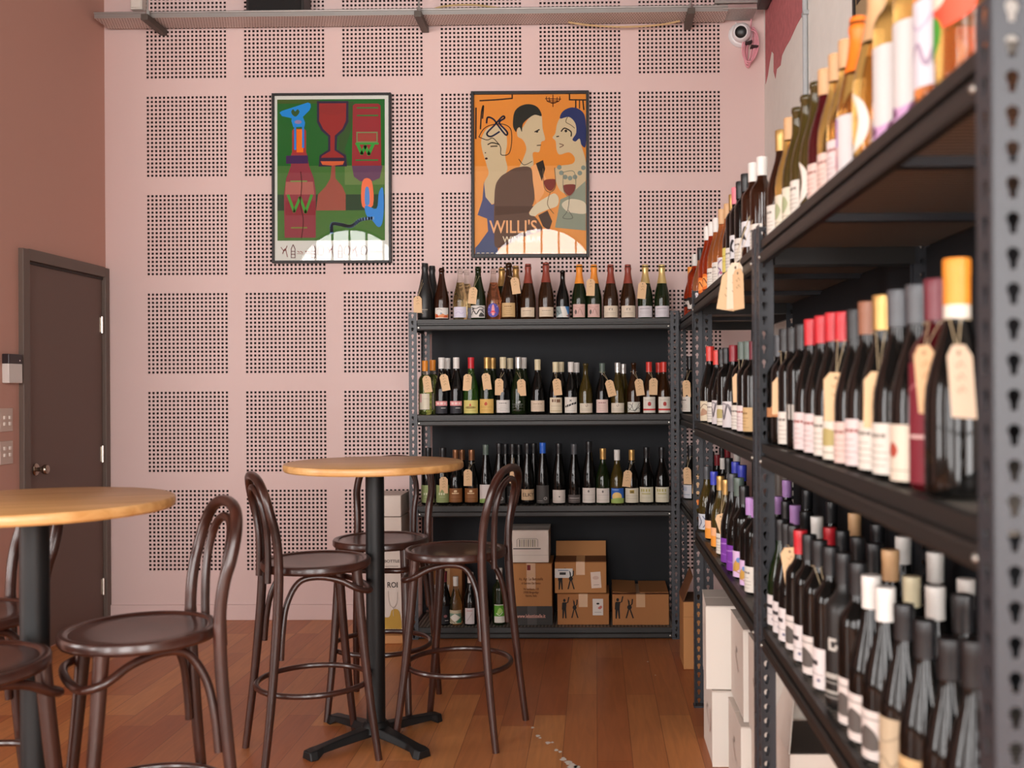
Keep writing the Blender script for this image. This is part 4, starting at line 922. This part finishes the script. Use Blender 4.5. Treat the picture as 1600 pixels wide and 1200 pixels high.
 'bigb': ('bold white printing', 70, 130, 16, [('r', -4, 100, 2, 124, 'B8B4AC'), ('r', 2, 118, 12, 124, 'B8B4AC'), ('r', 2, 100, 12, 106, 'B8B4AC'), ('r', 10, 104, 14, 112, 'B8B4AC'), ('r', -20, 46, 18, 56, 'A8A49C'), ('l', [(-20, 38), (18, 38)], 3, '8A8680'), ('l', [(-20, 20), (14, 20)], 6, 'A09C94'), ('l', [(-20, 10), (14, 10)], 3, '8A8680')]),
 'photo': D_('white label with dark picture', 70, 84, 8, 'D2C8C2', [('o', [(-20, 20), (-4, 56), (18, 48), (22, 18)], '5A5450'), ('l', [(-24, 70), (24, 70)], 3, '8A847E')]),
 'stone': D_('stone grey label with fine texture', 70, 110, 6, 'B9A68A', [('s', [(-30, 20), (-6, 44), (12, 30), (30, 60)], 4, '9A8A72'), ('s', [(-30, 80), (0, 70), (30, 90)], 4, 'A4947C')]),
}
def lab_mesh(sh, k):
    R, prof = SHAPES[sh]
    if (sh, k) not in LABM:
        desc, w, h, z, it = LAB[k]
        zmax = {'x': .186, 'b': .120, 'c': .114, 'f': .128}[sh]*1000
        def fn(u, v, hh):
            zz = (z+v)/1000; r = max(rad_at(prof, zz) if zz > .02 else R, .02)+0.0005+hh
            a = u*1.22/1000/R - PI/2
            return (r*math.cos(a), r*math.sin(a), zz)
        mb = MB(); art(mb, it, fn, step=3.5, lift=0.00022, mk=lambda c: mat(c, 0.55, spec=0.35))
        LABM[(sh, k)] = mb.rawmesh('front_label')
        for p in LABM[(sh, k)].polygons: p.use_smooth = True
    return LABM[(sh, k)]
TALLY = {}
def bottle(x, y, z, rz, sh, g, c, lab, s, shelf, n, end, back=False):
    cap = CAPS[c][0]+'-capped ' if c else 'uncapped '
    style = {'c': 'sparkling ', 'f': 'slender ', 'x': '', 'b': ''}[sh]
    ld = (' with '+LAB[lab][0]) if lab else ''
    label = '%s%s %sbottle%s, %s%s from %s, %s' % (cap, GLN[g], style, ld, 'rear ' if back else '', ORD[n], end, shelf)
    tail = '%s%s from %s, %s' % ('rear ' if back else '', ORD[n], end, shelf)
    for head in (None, cap+style+'bottle'+ld, (cap+'bottle'+ld) if c else 'bottle'+ld, (cap if c else GLN[g]+' ')+style+'bottle'):
        if head: label = head+', '+tail
        if len(re.findall(r"[A-Za-z0-9']+", label)) <= 16: break
    t = thing('wine_bottle', label, 'bottle', (x, y, z+0.0006), rz, 'bottles on the '+shelf)
    t.scale = (1, 1, s) if 0.97 < s < 1.03 else (s, s, s)
    link('glass_body', body_mesh(sh, g), t)
    if c: link('capsule', cap_mesh(sh, c), t)
    if lab: link('front_label', lab_mesh(sh, lab), t)
    return t
KRAFT = mat('DCB88E', 0.7, bump=0.1, bscale=300); CARDM = mat('E0CDB4', 0.7)
TAGM = {}
def tag_mesh(v):
    if v not in TAGM:
        M = CARDM if v == 9 else KRAFT; rnd = random.Random(v); mb = MB()
        w, h = 0.0235, 0.094
        out = [(-w, -h), (w, -h), (w, -0.014), (w*0.5, 0), (-w*0.5, 0), (-w, -0.014)]
        mb.prism(out, lambda u, q, s: (u, -0.0005+0.001*s, q), M)
        it = [('c', 0, -0.010, 0.0032, '6A5A48')]
        for k in range(rnd.randint(2, 4)):
            yy = -0.024-0.016*k; it.append(('s', [(-0.008, yy), (-0.003, yy-0.005), (0.002, yy+0.003), (0.009, yy-0.004)], 0.0012, '8A6A4A'))
        art(mb, it, lambda u, q, hh: (u, -0.0007-hh, q), lift=0.0001)
        TAGM[v] = mb.rawmesh('card')
    return TAGM[v]
def swing_tag(bt, sh, label, dx, ztop, tilt, fa, v=0, yaw=0.0):
    """card on a string from the neck; fa: direction (about Z) in which it faces; dx sideways offset; ztop above the foot of the bottle"""
    R = SHAPES[sh][0]; H = SHAPES[sh][1][-1][1]
    f = Vector((math.cos(fa), math.sin(fa), 0)); sd = Vector((-f.y, f.x, 0))
    bx = Vector(bt.location); base = bx + f*(R+0.010+0.016*(abs(yaw) > 0.3)) + sd*dx + Vector((0, 0, ztop))
    t = thing('swing_tag', label, 'price tag', base, fa+PI/2+yaw, 'kraft swing tags on bottle necks')
    o = link('card', tag_mesh(v), t); o.rotation_euler = (0.10, tilt, 0)
    nk = bx + Vector((0, 0, H-0.062)); a = fa+PI/2+yaw
    inv = Matrix.Rotation(-a, 3, 'Z')
    loc = lambda p: inv @ (p-base)
    hole = Vector((-0.010*math.sin(tilt), -0.001, -0.010*math.cos(tilt)))
    r = 0.0185
    ring = [nk+Vector((r*math.cos(q), r*math.sin(q), 0.001*math.sin(2*q))) for q in [fa+0.4+k*(2*PI-0.8)/10 for k in range(11)]]
    mb = MB(); mb.tube([hole]+[loc(p) for p in ring]+[hole+Vector((0.001, -0.0004, 0.0))], 0.0007, mat('CDB894', 0.8), 5); mb.build('string', t)
    return t
def ident(i): return i
# ---- back rack. columns: photo x, photo y of the top, shape, glass, cap, label, row(0 front, 1 behind), tag (dx mm, top mm, tilt) or None
BACK = {
0: ('back rack top shelf', """
664 412 c m bk print 0 t-34,128,0.0
690 419 c d - field 0
719 420 c c - lilac 0
747 417 c n - bw 0 t-20,186,0.12
771 420 c p - rocket 0
795 411 c w - tan 0 t34,226,-0.14
825 413 c w rt cream 0
853 411 c w rt cream 0
879 423 b k - facet 0
905 414 c n or pink 0
928 414 c n or pink 0 t-18,224,0.03
954 414 c w rt fb 0
981 414 c w rt fb 0
1008 414 c n pg mauve 0 t-16,206,0.1
1034 414 c n pg mauve 0
675 416 c m bk - 1
729 422 c c - lilac 1
784 419 c n gd tan 1
806 416 c w gd - 1
"""),
1: ('back rack second shelf', """
664 564 x l or tallcream 0 t14,216,-0.12
690 557 b k wh pinkdark 0 t16,212,-0.18
713 557 b k wh pinkdark 0
736 556 b g rd yellow 0 t-12,212,0.08
761 557 b n gd straw 0 t-4,216,-0.12
786 557 b k cr white 0 t-18,188,0.02
810 558 b n sv ghost 0 t18,184,-0.05
840 562 b k cr buff 0
868 566 b k cr stamp 0 t6,204,-0.1
892 566 b k wh script 0
915 568 b y - cross 0
941 568 b k gg rose 0 t34,200,-0.25
965 567 b y sv cross 0
990 567 b w - leaf 0 t24,204,-0.14
1014 566 b w wx redcrest 0 t22,206,0.02
1037 566 b w wx redcrest 0
676 563 x l or tallcream 1
699 558 b k wh pinkdark 1
770 558 b n gd straw 1
797 560 b k cr - 1
818 558 b n wh - 1
877 566 b k cr - 1
901 567 b k wh - 1
974 569 b y sv - 1
1029 567 b w wx - 1
"""),
2: ('back rack third shelf', """
669 700 x k bk sage 0
692 700 x k bk sage 0 t10,150,0.0
712 703 b k co brown 0
737 703 b k co brown 0 t-16,196,0.02
759 695 f k gg meadow 0
780 693 f k bk slate 0
801 694 f k bk flame 0 t12,208,0.05
824 693 f k bk elky 0
848 692 f k bu slate 0
873 693 f k bk dot 0
897 694 f k gy smoke 0
920 690 f k bk tallwhite 0
942 701 b n gd tallwhite 0
964 703 b y wh sun 0
987 703 b k gd seal 0 t-22,190,0.12
1010 699 b k bk ivory 0
1034 699 b k bk ivory 0
722 703 b k co - 1
790 694 f k bk - 1
811 695 f k bk - 1
834 693 f k bk - 1
"""),
3: ('back rack bottom shelf', """
694 893 b k mr edge 0
712 901 b c wh diamond 0
735 895 b k wh strip 0
756 902 b k bk smoke 0
780 888 x n wh greenwin 0
"""),
}
def caplook(c): return CAPS[c][0] if c else 'uncapped'
for lv, (shelf, tab) in BACK.items():
    z = BZ[lv]+0.0022
    cnt = {0: 0, 1: 0}
    for ln in tab.strip().split('\n'):
        p = ln.split(); px, py = float(p[0]), float(p[1]); sh, g = p[2], p[3]; c = None if p[4] == '-' else p[4]; lab = None if p[5] == '-' else p[5]; row = int(p[6])
        Y = BY + (0.085 if row == 0 else 0.185)
        w = onY(px, py, Y); H = SHAPES[sh][1][-1][1]
        s = max(0.9, min(1.08, (w.z-z)/H)); cnt[row] += 1
        if lv == 2 and row == 0: s = max(s, 0.95)
        b = bottle(w.x, Y, z, random.uniform(-0.12, 0.12), sh, g, c, lab, s, shelf, cnt[row], 'door end', row == 1)
        if len(p) > 7:
            dx, zt, ti = [float(q) for q in p[7][1:].split(',')]
            b2 = swing_tag(b, sh, 'kraft swing tag hung on the %s front bottle from door end, %s' % (ORD[cnt[row]], shelf), dx/1000, zt/1000*s, ti, -PI/2, random.randint(0, 8))
            if shelf.endswith('third shelf') and px < 700: b2['label'] = 'kraft swing tag on a sage-labelled bottle just under the table edge'
# ---- side racks. photo x, photo y of top (0: nominal), shape, glass, cap, label, row 0..2, turn of the label towards the viewer, tag
SIDE = {
0: ('side rack top shelf', """
1079 432 b s or rod 0 .5
1086 398 x s wh splash 0 .5
1095 388 b r bk bloom 0 .5
1106 355 b s wh disc 0 .4
1113 348 b s wh disc 0 .4
1120 342 b o wh paper 0 .4
1129 328 b o tn paper 0 .3
1138 322 b o tn violetart 0 .3
1146 305 b d gd lemon 0 .3
1151 294 x k pk paper 0 .3
1158 285 x k bk stork 0 .3
1166 273 x k bk paper 0 .3
1178 256 x d wh stork 0 .35
1191 247 x d wh paper 0 .3
1221 205 b d gd paper 0 .2
1235 193 b a tn moss 0 .2
1247 183 b y - moss 0 .2
1261 165 b y - paper 0 .2
1276 154 b y - crescent 0 .2
1290 132 b u tn rose 0 .2
1307 95 b a tn rose 0 .2
1322 74 b a tn blush 0 .2
1342 30 c a og bigsquare 0 .5
1372 0 c a tn crescent 0 .3
1402 0 x a tn lilacfoot 0 .5
1436 0 x a wh lilacfoot 0 .5
1471 0 x o wh wisp 0 .4
1506 0 x a or tomato 0 .4
1197 0 b d tn - 1 .2
1258 0 b a gd - 1 .2
1325 0 b a tn - 1 .2
1400 0 c a tn - 1 .2
"""),
1: ('side rack second shelf', """
1078 545 b k bk paper 0 .5 t0,175,0,0.5
1110 540 b k wx oldcrest 0 .5
1121 548 b k wx paper 0 .5
1129 546 b k bk hatch 0 .4
1136 544 x k bk khaki 0 .5
1147 540 b k dr hatch 0 .4
1161 535 x k gg paper 0 .4 t4,195,0,0
1170 534 x k gg blush 0 .3
1179 534 x k mr tan 0 .3
1214 525 x k gy band 0 .3
1227 515 x k bk band 0 .3 t4,175,0.05,0
1240 513 x k bk paper 0 .3
1254 508 x k bk glyph 0 .4
1269 500 b k rd blush 0 .3
1286 495 b k rd blush 0 .3
1303 490 b k rd paper 0 .3
1318 489 b k rd khaki 0 .3 t-2,180,0.02,0
1337 485 b k bk rose 0 .3
1357 473 b k br blush 0 .3
1380 463 b k gd paper 0 .3 t4,172,0.04,0
1404 455 b k gy paper 0 .3
1434 447 b k gy redspot 0 .3
1464 438 x u mr wine 0 .3 t-6,205,0.0,0
1496 405 b k ow - 0 .3 t12,190,0.02,9
1133 550 b k wh - 1 .2
1143 550 x k bk - 1 .2
1155 550 b k dr - 1 .2
1225 0 x k bk - 1 .2
1250 0 x k bk - 1 .2
1280 0 b k gy - 1 .2
1300 0 b k rd - 1 .2
1330 0 b k bk - 1 .2
1363 0 b k gd - 1 .2
1405 0 b k bk - 1 .2
1450 0 b k gy - 1 .2
"""),
2: ('side rack third shelf', """
1079 0 b k bk bluegrey 0 .6 t0,180,0,0
1096 0 b y bk disc 0 .4 t0,185,0.1,0
1105 735 b y gy zebra 0 .5
1116 740 b k vb mango 0 .5
1126 745 b y gd mango 0 .5
1135 750 b y gd paper 0 .3 t-6,170,-0.3,0
1145 740 b k gy purple 0 .5
1155 745 b k gg purple 0 .5
1163 760 x k bk parrot 0 .5
1173 778 x k li parrot 0 .4
1182 780 x k li paper 0 .3
1214 815 b n bk barcode 0 .4
1226 820 b k bk barcode 0 .4
1238 822 b k bk barcode 0 .3 t4,252,-0.12,0
1251 829 x k rd photo 0 .3
1265 836 x k bk barcode 0 .3
1281 845 x k bk photo 0 .2 t38,170,0.1,0
1299 855 x k bk barcode 0 .2
1320 865 x m bk bigb 0 .5
1342 880 x k bk photo 0 .3
1362 900 b k wh photo 0 .3
1384 918 b k wh photo 0 .3
1413 945 b k bk stone 0 .4
1446 970 b k bk tan 0 .4
1484 1000 b k bk - 0 .3
1524 0 b k bk - 0 .3
1112 710 b k bk - 1 .2
1121 715 b k dr - 1 .2
1130 722 b k wh - 1 .2
1139 715 b k bk - 1 .2
1150 720 b k vb - 1 .2
1160 720 b k vb - 1 .2
1216 785 x k li - 1 .2
1229 790 x k bk - 1 .2
1243 790 x k li - 1 .2
1259 800 b k bk - 1 .2
1277 808 b k wh - 1 .2
1297 829 x k rd - 1 .2
1317 830 x k bk - 1 .2
1341 840 b k bk - 1 .2
1367 850 b k bk - 1 .2
1392 860 b k tn - 1 .2
1425 905 b k cr - 1 .2
1462 917 b k wh - 1 .2
1506 930 b k bk - 1 .2
1122 700 b k bk - 2 .2
1137 700 b k dr - 2 .2
1152 705 b k wh - 2 .2
1230 0 x k li - 2 .2
1262 0 x k bk - 2 .2
1300 0 x k bk - 2 .2
1336 0 b k tn - 2 .2
1372 0 b k bk - 2 .2
1412 0 b k wh - 2 .2
1462 0 b k wh - 2 .2
1510 918 b k wh - 2 .2
"""),
}
def side_y(px, X, z):
    lo, hi = 0.6, 7.0
    for _ in range(50):
        md = 0.5*(lo+hi); q = Vector((X, md, z))-EYEP; d = q.dot(cF)
        if CX+FPX*q.dot(cR)/d > px: lo = md
        else: hi = md
    return 0.5*(lo+hi)
for lv, (shelf, tab) in SIDE.items():
    z = SZ[lv]+0.0022; cnt = {0: 0, 1: 0, 2: 0}; last = {}
    for ln in tab.strip().split('\n'):
        p = ln.split(); px, py = float(p[0]), float(p[1]); sh, g = p[2], p[3]; c = None if p[4] == '-' else p[4]; lab = None if p[5] == '-' else p[5]; row = int(p[6])
        X = 0.485+0.09*row; Y = side_y(px, X, z+0.15)
        if Y > 4.44: X += 0.045; Y = min(side_y(px, X, z+0.15), 5.66)
        R = SHAPES[sh][0]
        if row in last: Y = min(Y, last[row][0]-last[row][1]-R-0.0015)
        for yp in (4.46, 2.69):       # keep clear of the end frames
            if abs(Y-yp) < R+0.012 and row == 0: Y = yp-R-0.0135
        last[row] = (Y, R); cnt[row] += 1
        H = SHAPES[sh][1][-1][1]; s = 1.0
        if py > 0:
            q = ray(px, py); k = Y/q.y; s = max(0.93, min(1.06, (EYE+q.z*k-z)/H))
        kind = {0: False, 1: True, 2: True}[row]
        b = bottle(X, Y, z, -PI/2+float(p[7]), sh, g, c, lab, s, shelf, cnt[row], 'far end', kind)
        if row == 2: b['label'] = b['label'].replace('rear ', 'rearmost ')
        if len(p) > 8:
            dx, zt, ti, v = [float(q) for q in p[8][1:].split(',')]
            fa = -PI/2-0.5; yw = -0.75 if px > 1450 else (1.2 if px == 1281 else 0.0)
            swing_tag(b, sh, '%s swing tag on the %s front bottle from far end, %s' % ('cream' if v == 9 else 'kraft', ORD[cnt[0]], shelf), dx/1000, zt/1000*s, ti, fa, int(v) if v > 1 else random.randint(0, 8), yw)
# tags hanging over the edge of the top side shelf
for k, (yy, zz, yw, tl, hs) in enumerate(((3.02, 1.752, 0.5, 0.18, 1.0), (2.94, 1.768, 0.15, 0.03, 1.15), (2.90, 1.745, -0.3, -0.05, 1.0))):
    t = thing('swing_tag', ('kraft swing tag hanging over the top side shelf edge, tilted outermost', 'long pale swing tag hanging over the top side shelf edge, in the middle', 'kraft swing tag hanging over the top side shelf edge, closest to viewer')[k],
              'price tag', (0.412, yy, zz), -PI/2+0.75+yw, 'kraft swing tags on bottle necks')
    o = link('card', tag_mesh(9 if k == 1 else k), t); o.rotation_euler = (0.0, tl, 0); o.scale = (1.15, 1, 1.25*hs)
    inv = Matrix.Rotation(-(-PI/2+0.75+yw), 3, 'Z')
    mb = MB(); mb.tube([(0, 0, -0.008)]+[tuple(inv @ Vector(q)) for q in ((0.012, -0.004, 0.05), (0.05, -0.01, 0.16))], 0.0007, mat('CDB894', 0.8), 5); mb.build('string', t)

# ------------------------------------------------------------------ cartons
WC = mat('DCD0C5', 0.75, bump=0.08, bscale=60); KC = mat('B07A48', 0.75, bump=0.08, bscale=60); KC2 = mat('A66F40', 0.75, bump=0.08, bscale=60); TAPE = mat('C9A27C', 0.18, spec=0.6)
def carton(label, c, d, M, rz=0.0, items=None, fit=None, tape=True, group=None, tapeM=None, topflaps=True, side_items=None, stickers=()):
    """c: centre of the foot; d: width, depth, height. The printed face looks to -Y before turning."""
    t = thing('carton', label, 'carton', c, rz, group)
    w, dp, h = d
    mb = MB(); mb.box((0, 0, h/2), (w-0.004, dp-0.004, h), M); mb.build('body', t, bevel=0.004)
    if topflaps:
        for s in (-1, 1):
            mb = MB(); mb.box((0, s*(dp/4), h+0.0018), (w-0.001, dp/2-0.0025, 0.003), M); mb.build('flap', t, bevel=0.001)
    if tape:
        mb = MB(); mb.box((0, -dp/2+0.0012, h*0.80), (0.05, 0.001, h*0.42), tapeM or TAPE); mb.box((0, 0, h+0.0042), (0.05, dp*0.99, 0.0008), tapeM or TAPE)
        mb.build('tape', t)
    if items:
        mb = MB(); art(mb, items, lambda u, v, hh: (u*w, -dp/2-0.0008-hh, v*h), lift=0.0003); link('print', mb.rawmesh('print'), t)
    for nm, its in stickers:
        mb = MB(); art(mb, its, lambda u, v, hh: (u*w, -dp/2-0.0022-hh, v*h), lift=0.0003); link(nm, mb.rawmesh(nm), t)
    if side_items:
        mb = MB(); art(mb, side_items, lambda u, v, hh: (-w/2-0.0008-hh, -u*dp, v*h), lift=0.0003); link('side_print', mb.rawmesh('side_print'), t)
    return t
def bxy(x0, x1, y0): # from photo columns on the back rack to widths
    a, b = onY(x0, 900, y0), onY(x1, 900, y0); return (a.x+b.x)/2, b.x-a.x
zb = BZ[3]+0.003
def fig(ox, oy, k):    # standing man with raised arm, and a winged figure on crossed legs
    P = lambda L: [(ox+x*k*1.55, oy+y*k) for x, y in L]
    ink = '1E1A18'
    return [('p', P([(-.036, 0), (-.022, 0), (-.012, .26), (-.002, 0), (.012, 0), (.008, .30), (.014, .50), (-.034, .50), (-.036, .30)]), ink), ('e', ox-.019*k, oy+.56*k, .022*k, .05*k, ink),
            ('l', P([(.006, .47), (.028, .50), (.040, .66)]), .020*k, ink), ('l', P([(-.032, .47), (-.036, .28)]), .020*k, ink),
            ('l', P([(.075, .02), (.102, .30)]), .022*k, ink), ('l', P([(.145, .02), (.112, .30)]), .022*k, ink), ('e', ox+.167*k, oy+.34*k, .036*k, .07*k, ink),
            ('p', P([(.100, .36), (.088, .60), (.108, .52), (.114, .36)]), ink), ('l', P([(.114, .38), (.134, .44), (.138, .58)]), .020*k, ink)]
yb_ = BY+0.05
cx_, w_ = bxy(796, 863, yb_)
cartL = carton('tall carton of tan and black halves printed with a web address, under the white carton', (cx_, yb_+0.15, zb), (w_, 0.28, 0.345), KC, 0, [
    ('r', -.5, 0, .5, .31, '3A3836'), ('r', -.09, .0, .13, .31, '4E4A48'), ('t', 'www.lebattistelle.it', 0, .12, .085, 'D8A090', 1.0), ('t', 'Az. Agr. Le Battistelle', 0, .735, .064, '6A4428', 1.0), ('t', 'di Gelmino Dal Bosco', 0, .67, .05, '6A4428', 1.0),
    ('t', 'Via Sambuco, 110', 0, .575, .05, '6A4428', 1.0), ('t', '37030 Brognoligo', 0, .52, .05, '6A4428', 1.0), ('t', 'Verona, Italia', 0, .465, .05, '6A4428', 1.0), ('r', -.09, .9, -.01, .985, '7A2A2A')], tapeM=mat('C49A74', 0.2))
cx_, w_ = bxy(790, 858, yb_)
carton('white printed carton on top of the tall tan and black carton', (cx_, yb_+0.15, zb+0.3515), (w_, 0.27, 0.18), WC, 0, [
    ('l', [(-.32, .44), (.30, .44)], .03, '4A4440'), ('l', [(-.24, .5), (-.24, .72), (-.2, .76), (.2, .76), (.24, .72), (.24, .5)], .012, '8A827A')] + [('r', -.19+k*.05, .5, -.165+k*.05, .73, 'B0A890' if k % 2 else '8A8478') for k in range(8)] + [('l', [(-.49, .24), (.49, .24)], .008, 'A89C92')], tape=False)
cx_, w_ = bxy(870, 952, yb_)
cartM = carton('lower tan carton with two black figures and white sticker, middle stack on the rack', (cx_, yb_+0.14, zb), (w_, 0.26, 0.172), KC2, 0, fig(-.34, .22, 1.05), stickers=[('sticker', [('r', .18, .32, .38, .86, 'D8CFC6'), ('c', .28, .7, .03, '2A2624'), ('o', [(.28, .56), (.34, .64), (.36, .58), (.32, .52)], 'C06A60'), ('l', [(.22, .42), (.34, .42)], .014, '9A9088')])])
cx_, w_ = bxy(866, 948, yb_)
t = carton('upper tan carton with raised lid flap and shipping label, middle stack on the rack', (cx_, yb_+0.14, zb+0.178), (w_, 0.25, 0.175), KC, 0, fig(-.36, .12, 1.05), stickers=[('shipping_label', [('r', -.49, .5, -.15, .8, 'D6D4D0'), ('l', [(-.42, .74), (-.24, .74)], .03, '7A8896'), ('r', -.4, .6, -.28, .68, '3A3836')]), ('sticker', [('p', [(.19, .68), (.38, .70), (.40, .18), (.21, .16)], 'DCC8B8'), ('c', .29, .5, .06, 'CDAE9E'), ('l', [(.25, .27), (.35, .28)], .014, '8A7A70')])], topflaps=False)
mb = MB(); mb.box((0, 0.10, 0.175+0.04), (w_-0.004, 0.004, 0.095), KC, rot=Matrix.Rotation(-0.35, 3, 'X')); mb.build('flap', t)
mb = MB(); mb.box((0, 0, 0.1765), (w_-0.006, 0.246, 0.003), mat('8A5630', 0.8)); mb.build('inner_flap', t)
cx_, w_ = bxy(956, 1046, yb_-0.01)
t = carton('wide tan carton with lifted top flaps beside the rack post', (cx_, yb_+0.15, zb), (w_, 0.30, 0.172), KC2, 0, fig(-.38, .22, 1.1), topflaps=False)
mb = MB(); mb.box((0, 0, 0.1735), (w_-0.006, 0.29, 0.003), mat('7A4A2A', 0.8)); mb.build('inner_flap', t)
mb = MB(); mb.box((-w_*0.28, 0.02, 0.186), (w_*0.42, 0.26, 0.003), KC2, rot=Matrix.Rotation(0.05, 3, 'Y') @ Matrix.Rotation(0.08, 3, 'X')); mb.build('flap', t)
mb = MB(); mb.box((w_*0.24, 0.02, 0.184), (w_*0.5, 0.27, 0.003), KC2, rot=Matrix.Rotation(0.05, 3, 'X')); mb.build('flap', t)
cx_, w_ = bxy(672, 724, BY+0.26)
carton('tan carton with white barcode sticker behind the bottles on the bottom shelf', (cx_-0.005, BY+0.32, zb), (w_, 0.14, 0.30), KC2, 0, [('r', -.5, .38, .1, .64, 'D2CEC8'), ('l', [(-.4, .56), (-.05, .56)], .02, '6A6662'), ('r', -.34, .42, -.24, .5, '2A2826')])
# tower of white cartons between the table column and the rack
wx0, wx1 = onY(574, 900, 5.60).x, onY(630, 900, 5.60).x; wcx, ww = (wx0+wx1)/2, wx1-wx0
carton('tan carton base at the foot of the white carton tower', (wcx+0.005, 5.66, 0.001), (ww+0.02, 0.30, 0.045), mat('C08A58', 0.75), 0, None, tape=False, topflaps=False)
carton('white wine carton with gold splash and drawn glass, above the tan base', (wcx, 5.70, 0.047), (ww, 0.24, 0.33), WC, 0, [('o', [(-.1, .02), (-.1, .24), (.12, .26), (.2, .38), (.4, .36), (.44, .02)], 'B8923E'), ('t', 'ROI', .22, .76, .13, '3A3430', 1.4), ('s', [(.1, .7), (.13, .5), (.24, .42), (.34, .5), (.36, .68)], .012, 'B8ACA2'), ('l', [(.24, .42), (.24, .28)], .012, 'B8ACA2')] + [('l', [(-.05+k*.07, .0), (-.05+k*.07, .06)], .012, 'E6DCD2') for k in range(7)], tape=False)
carton('white carton with small printed words, middle of the tower beside the rack', (wcx-0.004, 5.71, 0.3845), (ww, 0.25, 0.30), WC, 0, [('t', 'BOTTLE', .22, .17, .075, '5A524C', 1.6), ('l', [(-.1, .1), (.4, .1)], .012, '8A827A')], tape=False)
carton('white carton on top of the tower beside the rack', (wcx-0.002, 5.71, 0.692), (ww-0.006, 0.26, 0.115), WC, 0, None, tape=False)
# white cartons under the middle side rack
def scr(a): return [('s', [(-.1+a, .62), (.02+a, .52), (.12+a, .44)], .02, 'B09080'), ('o', [(-.02+a, .7), (.04+a, .66), (0+a, .62)], '8A8078')]
gW = 'white wine cartons under the side rack'
def wcart(label, xf, yf, yn, z, h, wd=0.33, rz=0.0, its=None, red=False):
    c = ((xf+wd/2), (yf+yn)/2, z)
    return carton(label, c, (wd, yf-yn, h), WC, rz, [('r', -.5, 0, .5, 1, 'E0D8CE')], tape=False, group=gW, side_items=scr(0.0) + ([('s', [(.3, .7), (.34, .5), (.28, .4)], .03, 'C8604A')] if red else []))  # plain front face paler than the body: its lit side put into colour
wcart('lower white carton with red mark, far end of the stack under the side rack', 0.425, 4.03, 3.72, 0.001, 0.275, red=True)
wcart('upper white carton at the far end of the stack under the side rack', 0.415, 4.04, 3.73, 0.283, 0.305, rz=-0.06)
wcart('lower white carton in the middle of the stack under the side rack', 0.475, 3.66, 3.33, 0.001, 0.275)
wcart('upper white carton in the middle of the stack under the side rack', 0.490, 3.69, 3.37, 0.283, 0.305)
wcart('lower white carton at the near end of the stack under the side rack', 0.505, 3.32, 3.04, 0.001, 0.275, wd=0.31)
wcart('upper white carton at the near end of the stack under the side rack', 0.500, 3.34, 3.05, 0.283, 0.305, wd=0.31)
t = carton('open white carton with grey face and raised flap, seen past the side rack post', (0.66, 2.885, 0.001), (0.27, 0.27, 0.40), WC, 0, [('r', -.5, 0, .5, 1, 'DDD3C8'), ('r', -.40, 0, .5, .90, 'A39C97')], tape=False, topflaps=False)
mb = MB(); mb.add([(-.136, -.133, .40), (-.136, .133, .40), (-.10, .11, .52), (-.10, -.02, .52)], [(0, 1, 2, 3)], WC); mb.build('flap', t, solid=0.004)
mb = MB(); mb.box((0, 0, 0.402), (0.262, 0.262, 0.003), mat('3A302A', 0.8)); mb.build('inner_flap', t)  # near-black sheet: shade inside the open carton put into colour
# tan carton in the corner
t = carton('tall tan carton with raised flap in the corner under the short side rack', (0.585, 5.12, 0.001), (0.31, 0.24, 0.335), KC, 0, [('l', [(-.5, .78), (.5, .78)], .006, '8A5A34'), ('l', [(-.3, .86), (.1, .86)], .012, 'D8B48A')], tape=False, topflaps=False)
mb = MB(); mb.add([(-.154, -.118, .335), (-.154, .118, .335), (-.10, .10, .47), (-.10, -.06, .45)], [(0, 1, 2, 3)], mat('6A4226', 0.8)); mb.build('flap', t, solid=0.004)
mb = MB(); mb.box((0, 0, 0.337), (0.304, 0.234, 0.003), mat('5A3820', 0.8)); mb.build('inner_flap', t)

# ------------------------------------------------------------------ light and view
W = bpy.data.worlds.new('room_world'); scn.world = W; W.use_nodes = True
W.node_tree.nodes['Background'].inputs[0].default_value = hexc('D8D0C8'); W.node_tree.nodes['Background'].inputs[1].default_value = 0.3
scn.view_settings.view_transform = 'Standard'; scn.view_settings.look = 'None'
scn.view_settings.exposure = EXPO; scn.view_settings.gamma = 1.0; scn.view_settings.use_curve_mapping = False
scn.cycles.use_denoising = True
scn.cycles.max_bounces = 8; scn.cycles.diffuse_bounces = 4; scn.cycles.glossy_bounces = 3; scn.cycles.transmission_bounces = 6; scn.cycles.transparent_max_bounces = 6
scn.cycles.caustics_reflective = False; scn.cycles.caustics_refractive = False
scn.cycles.sample_clamp_indirect = 6.0
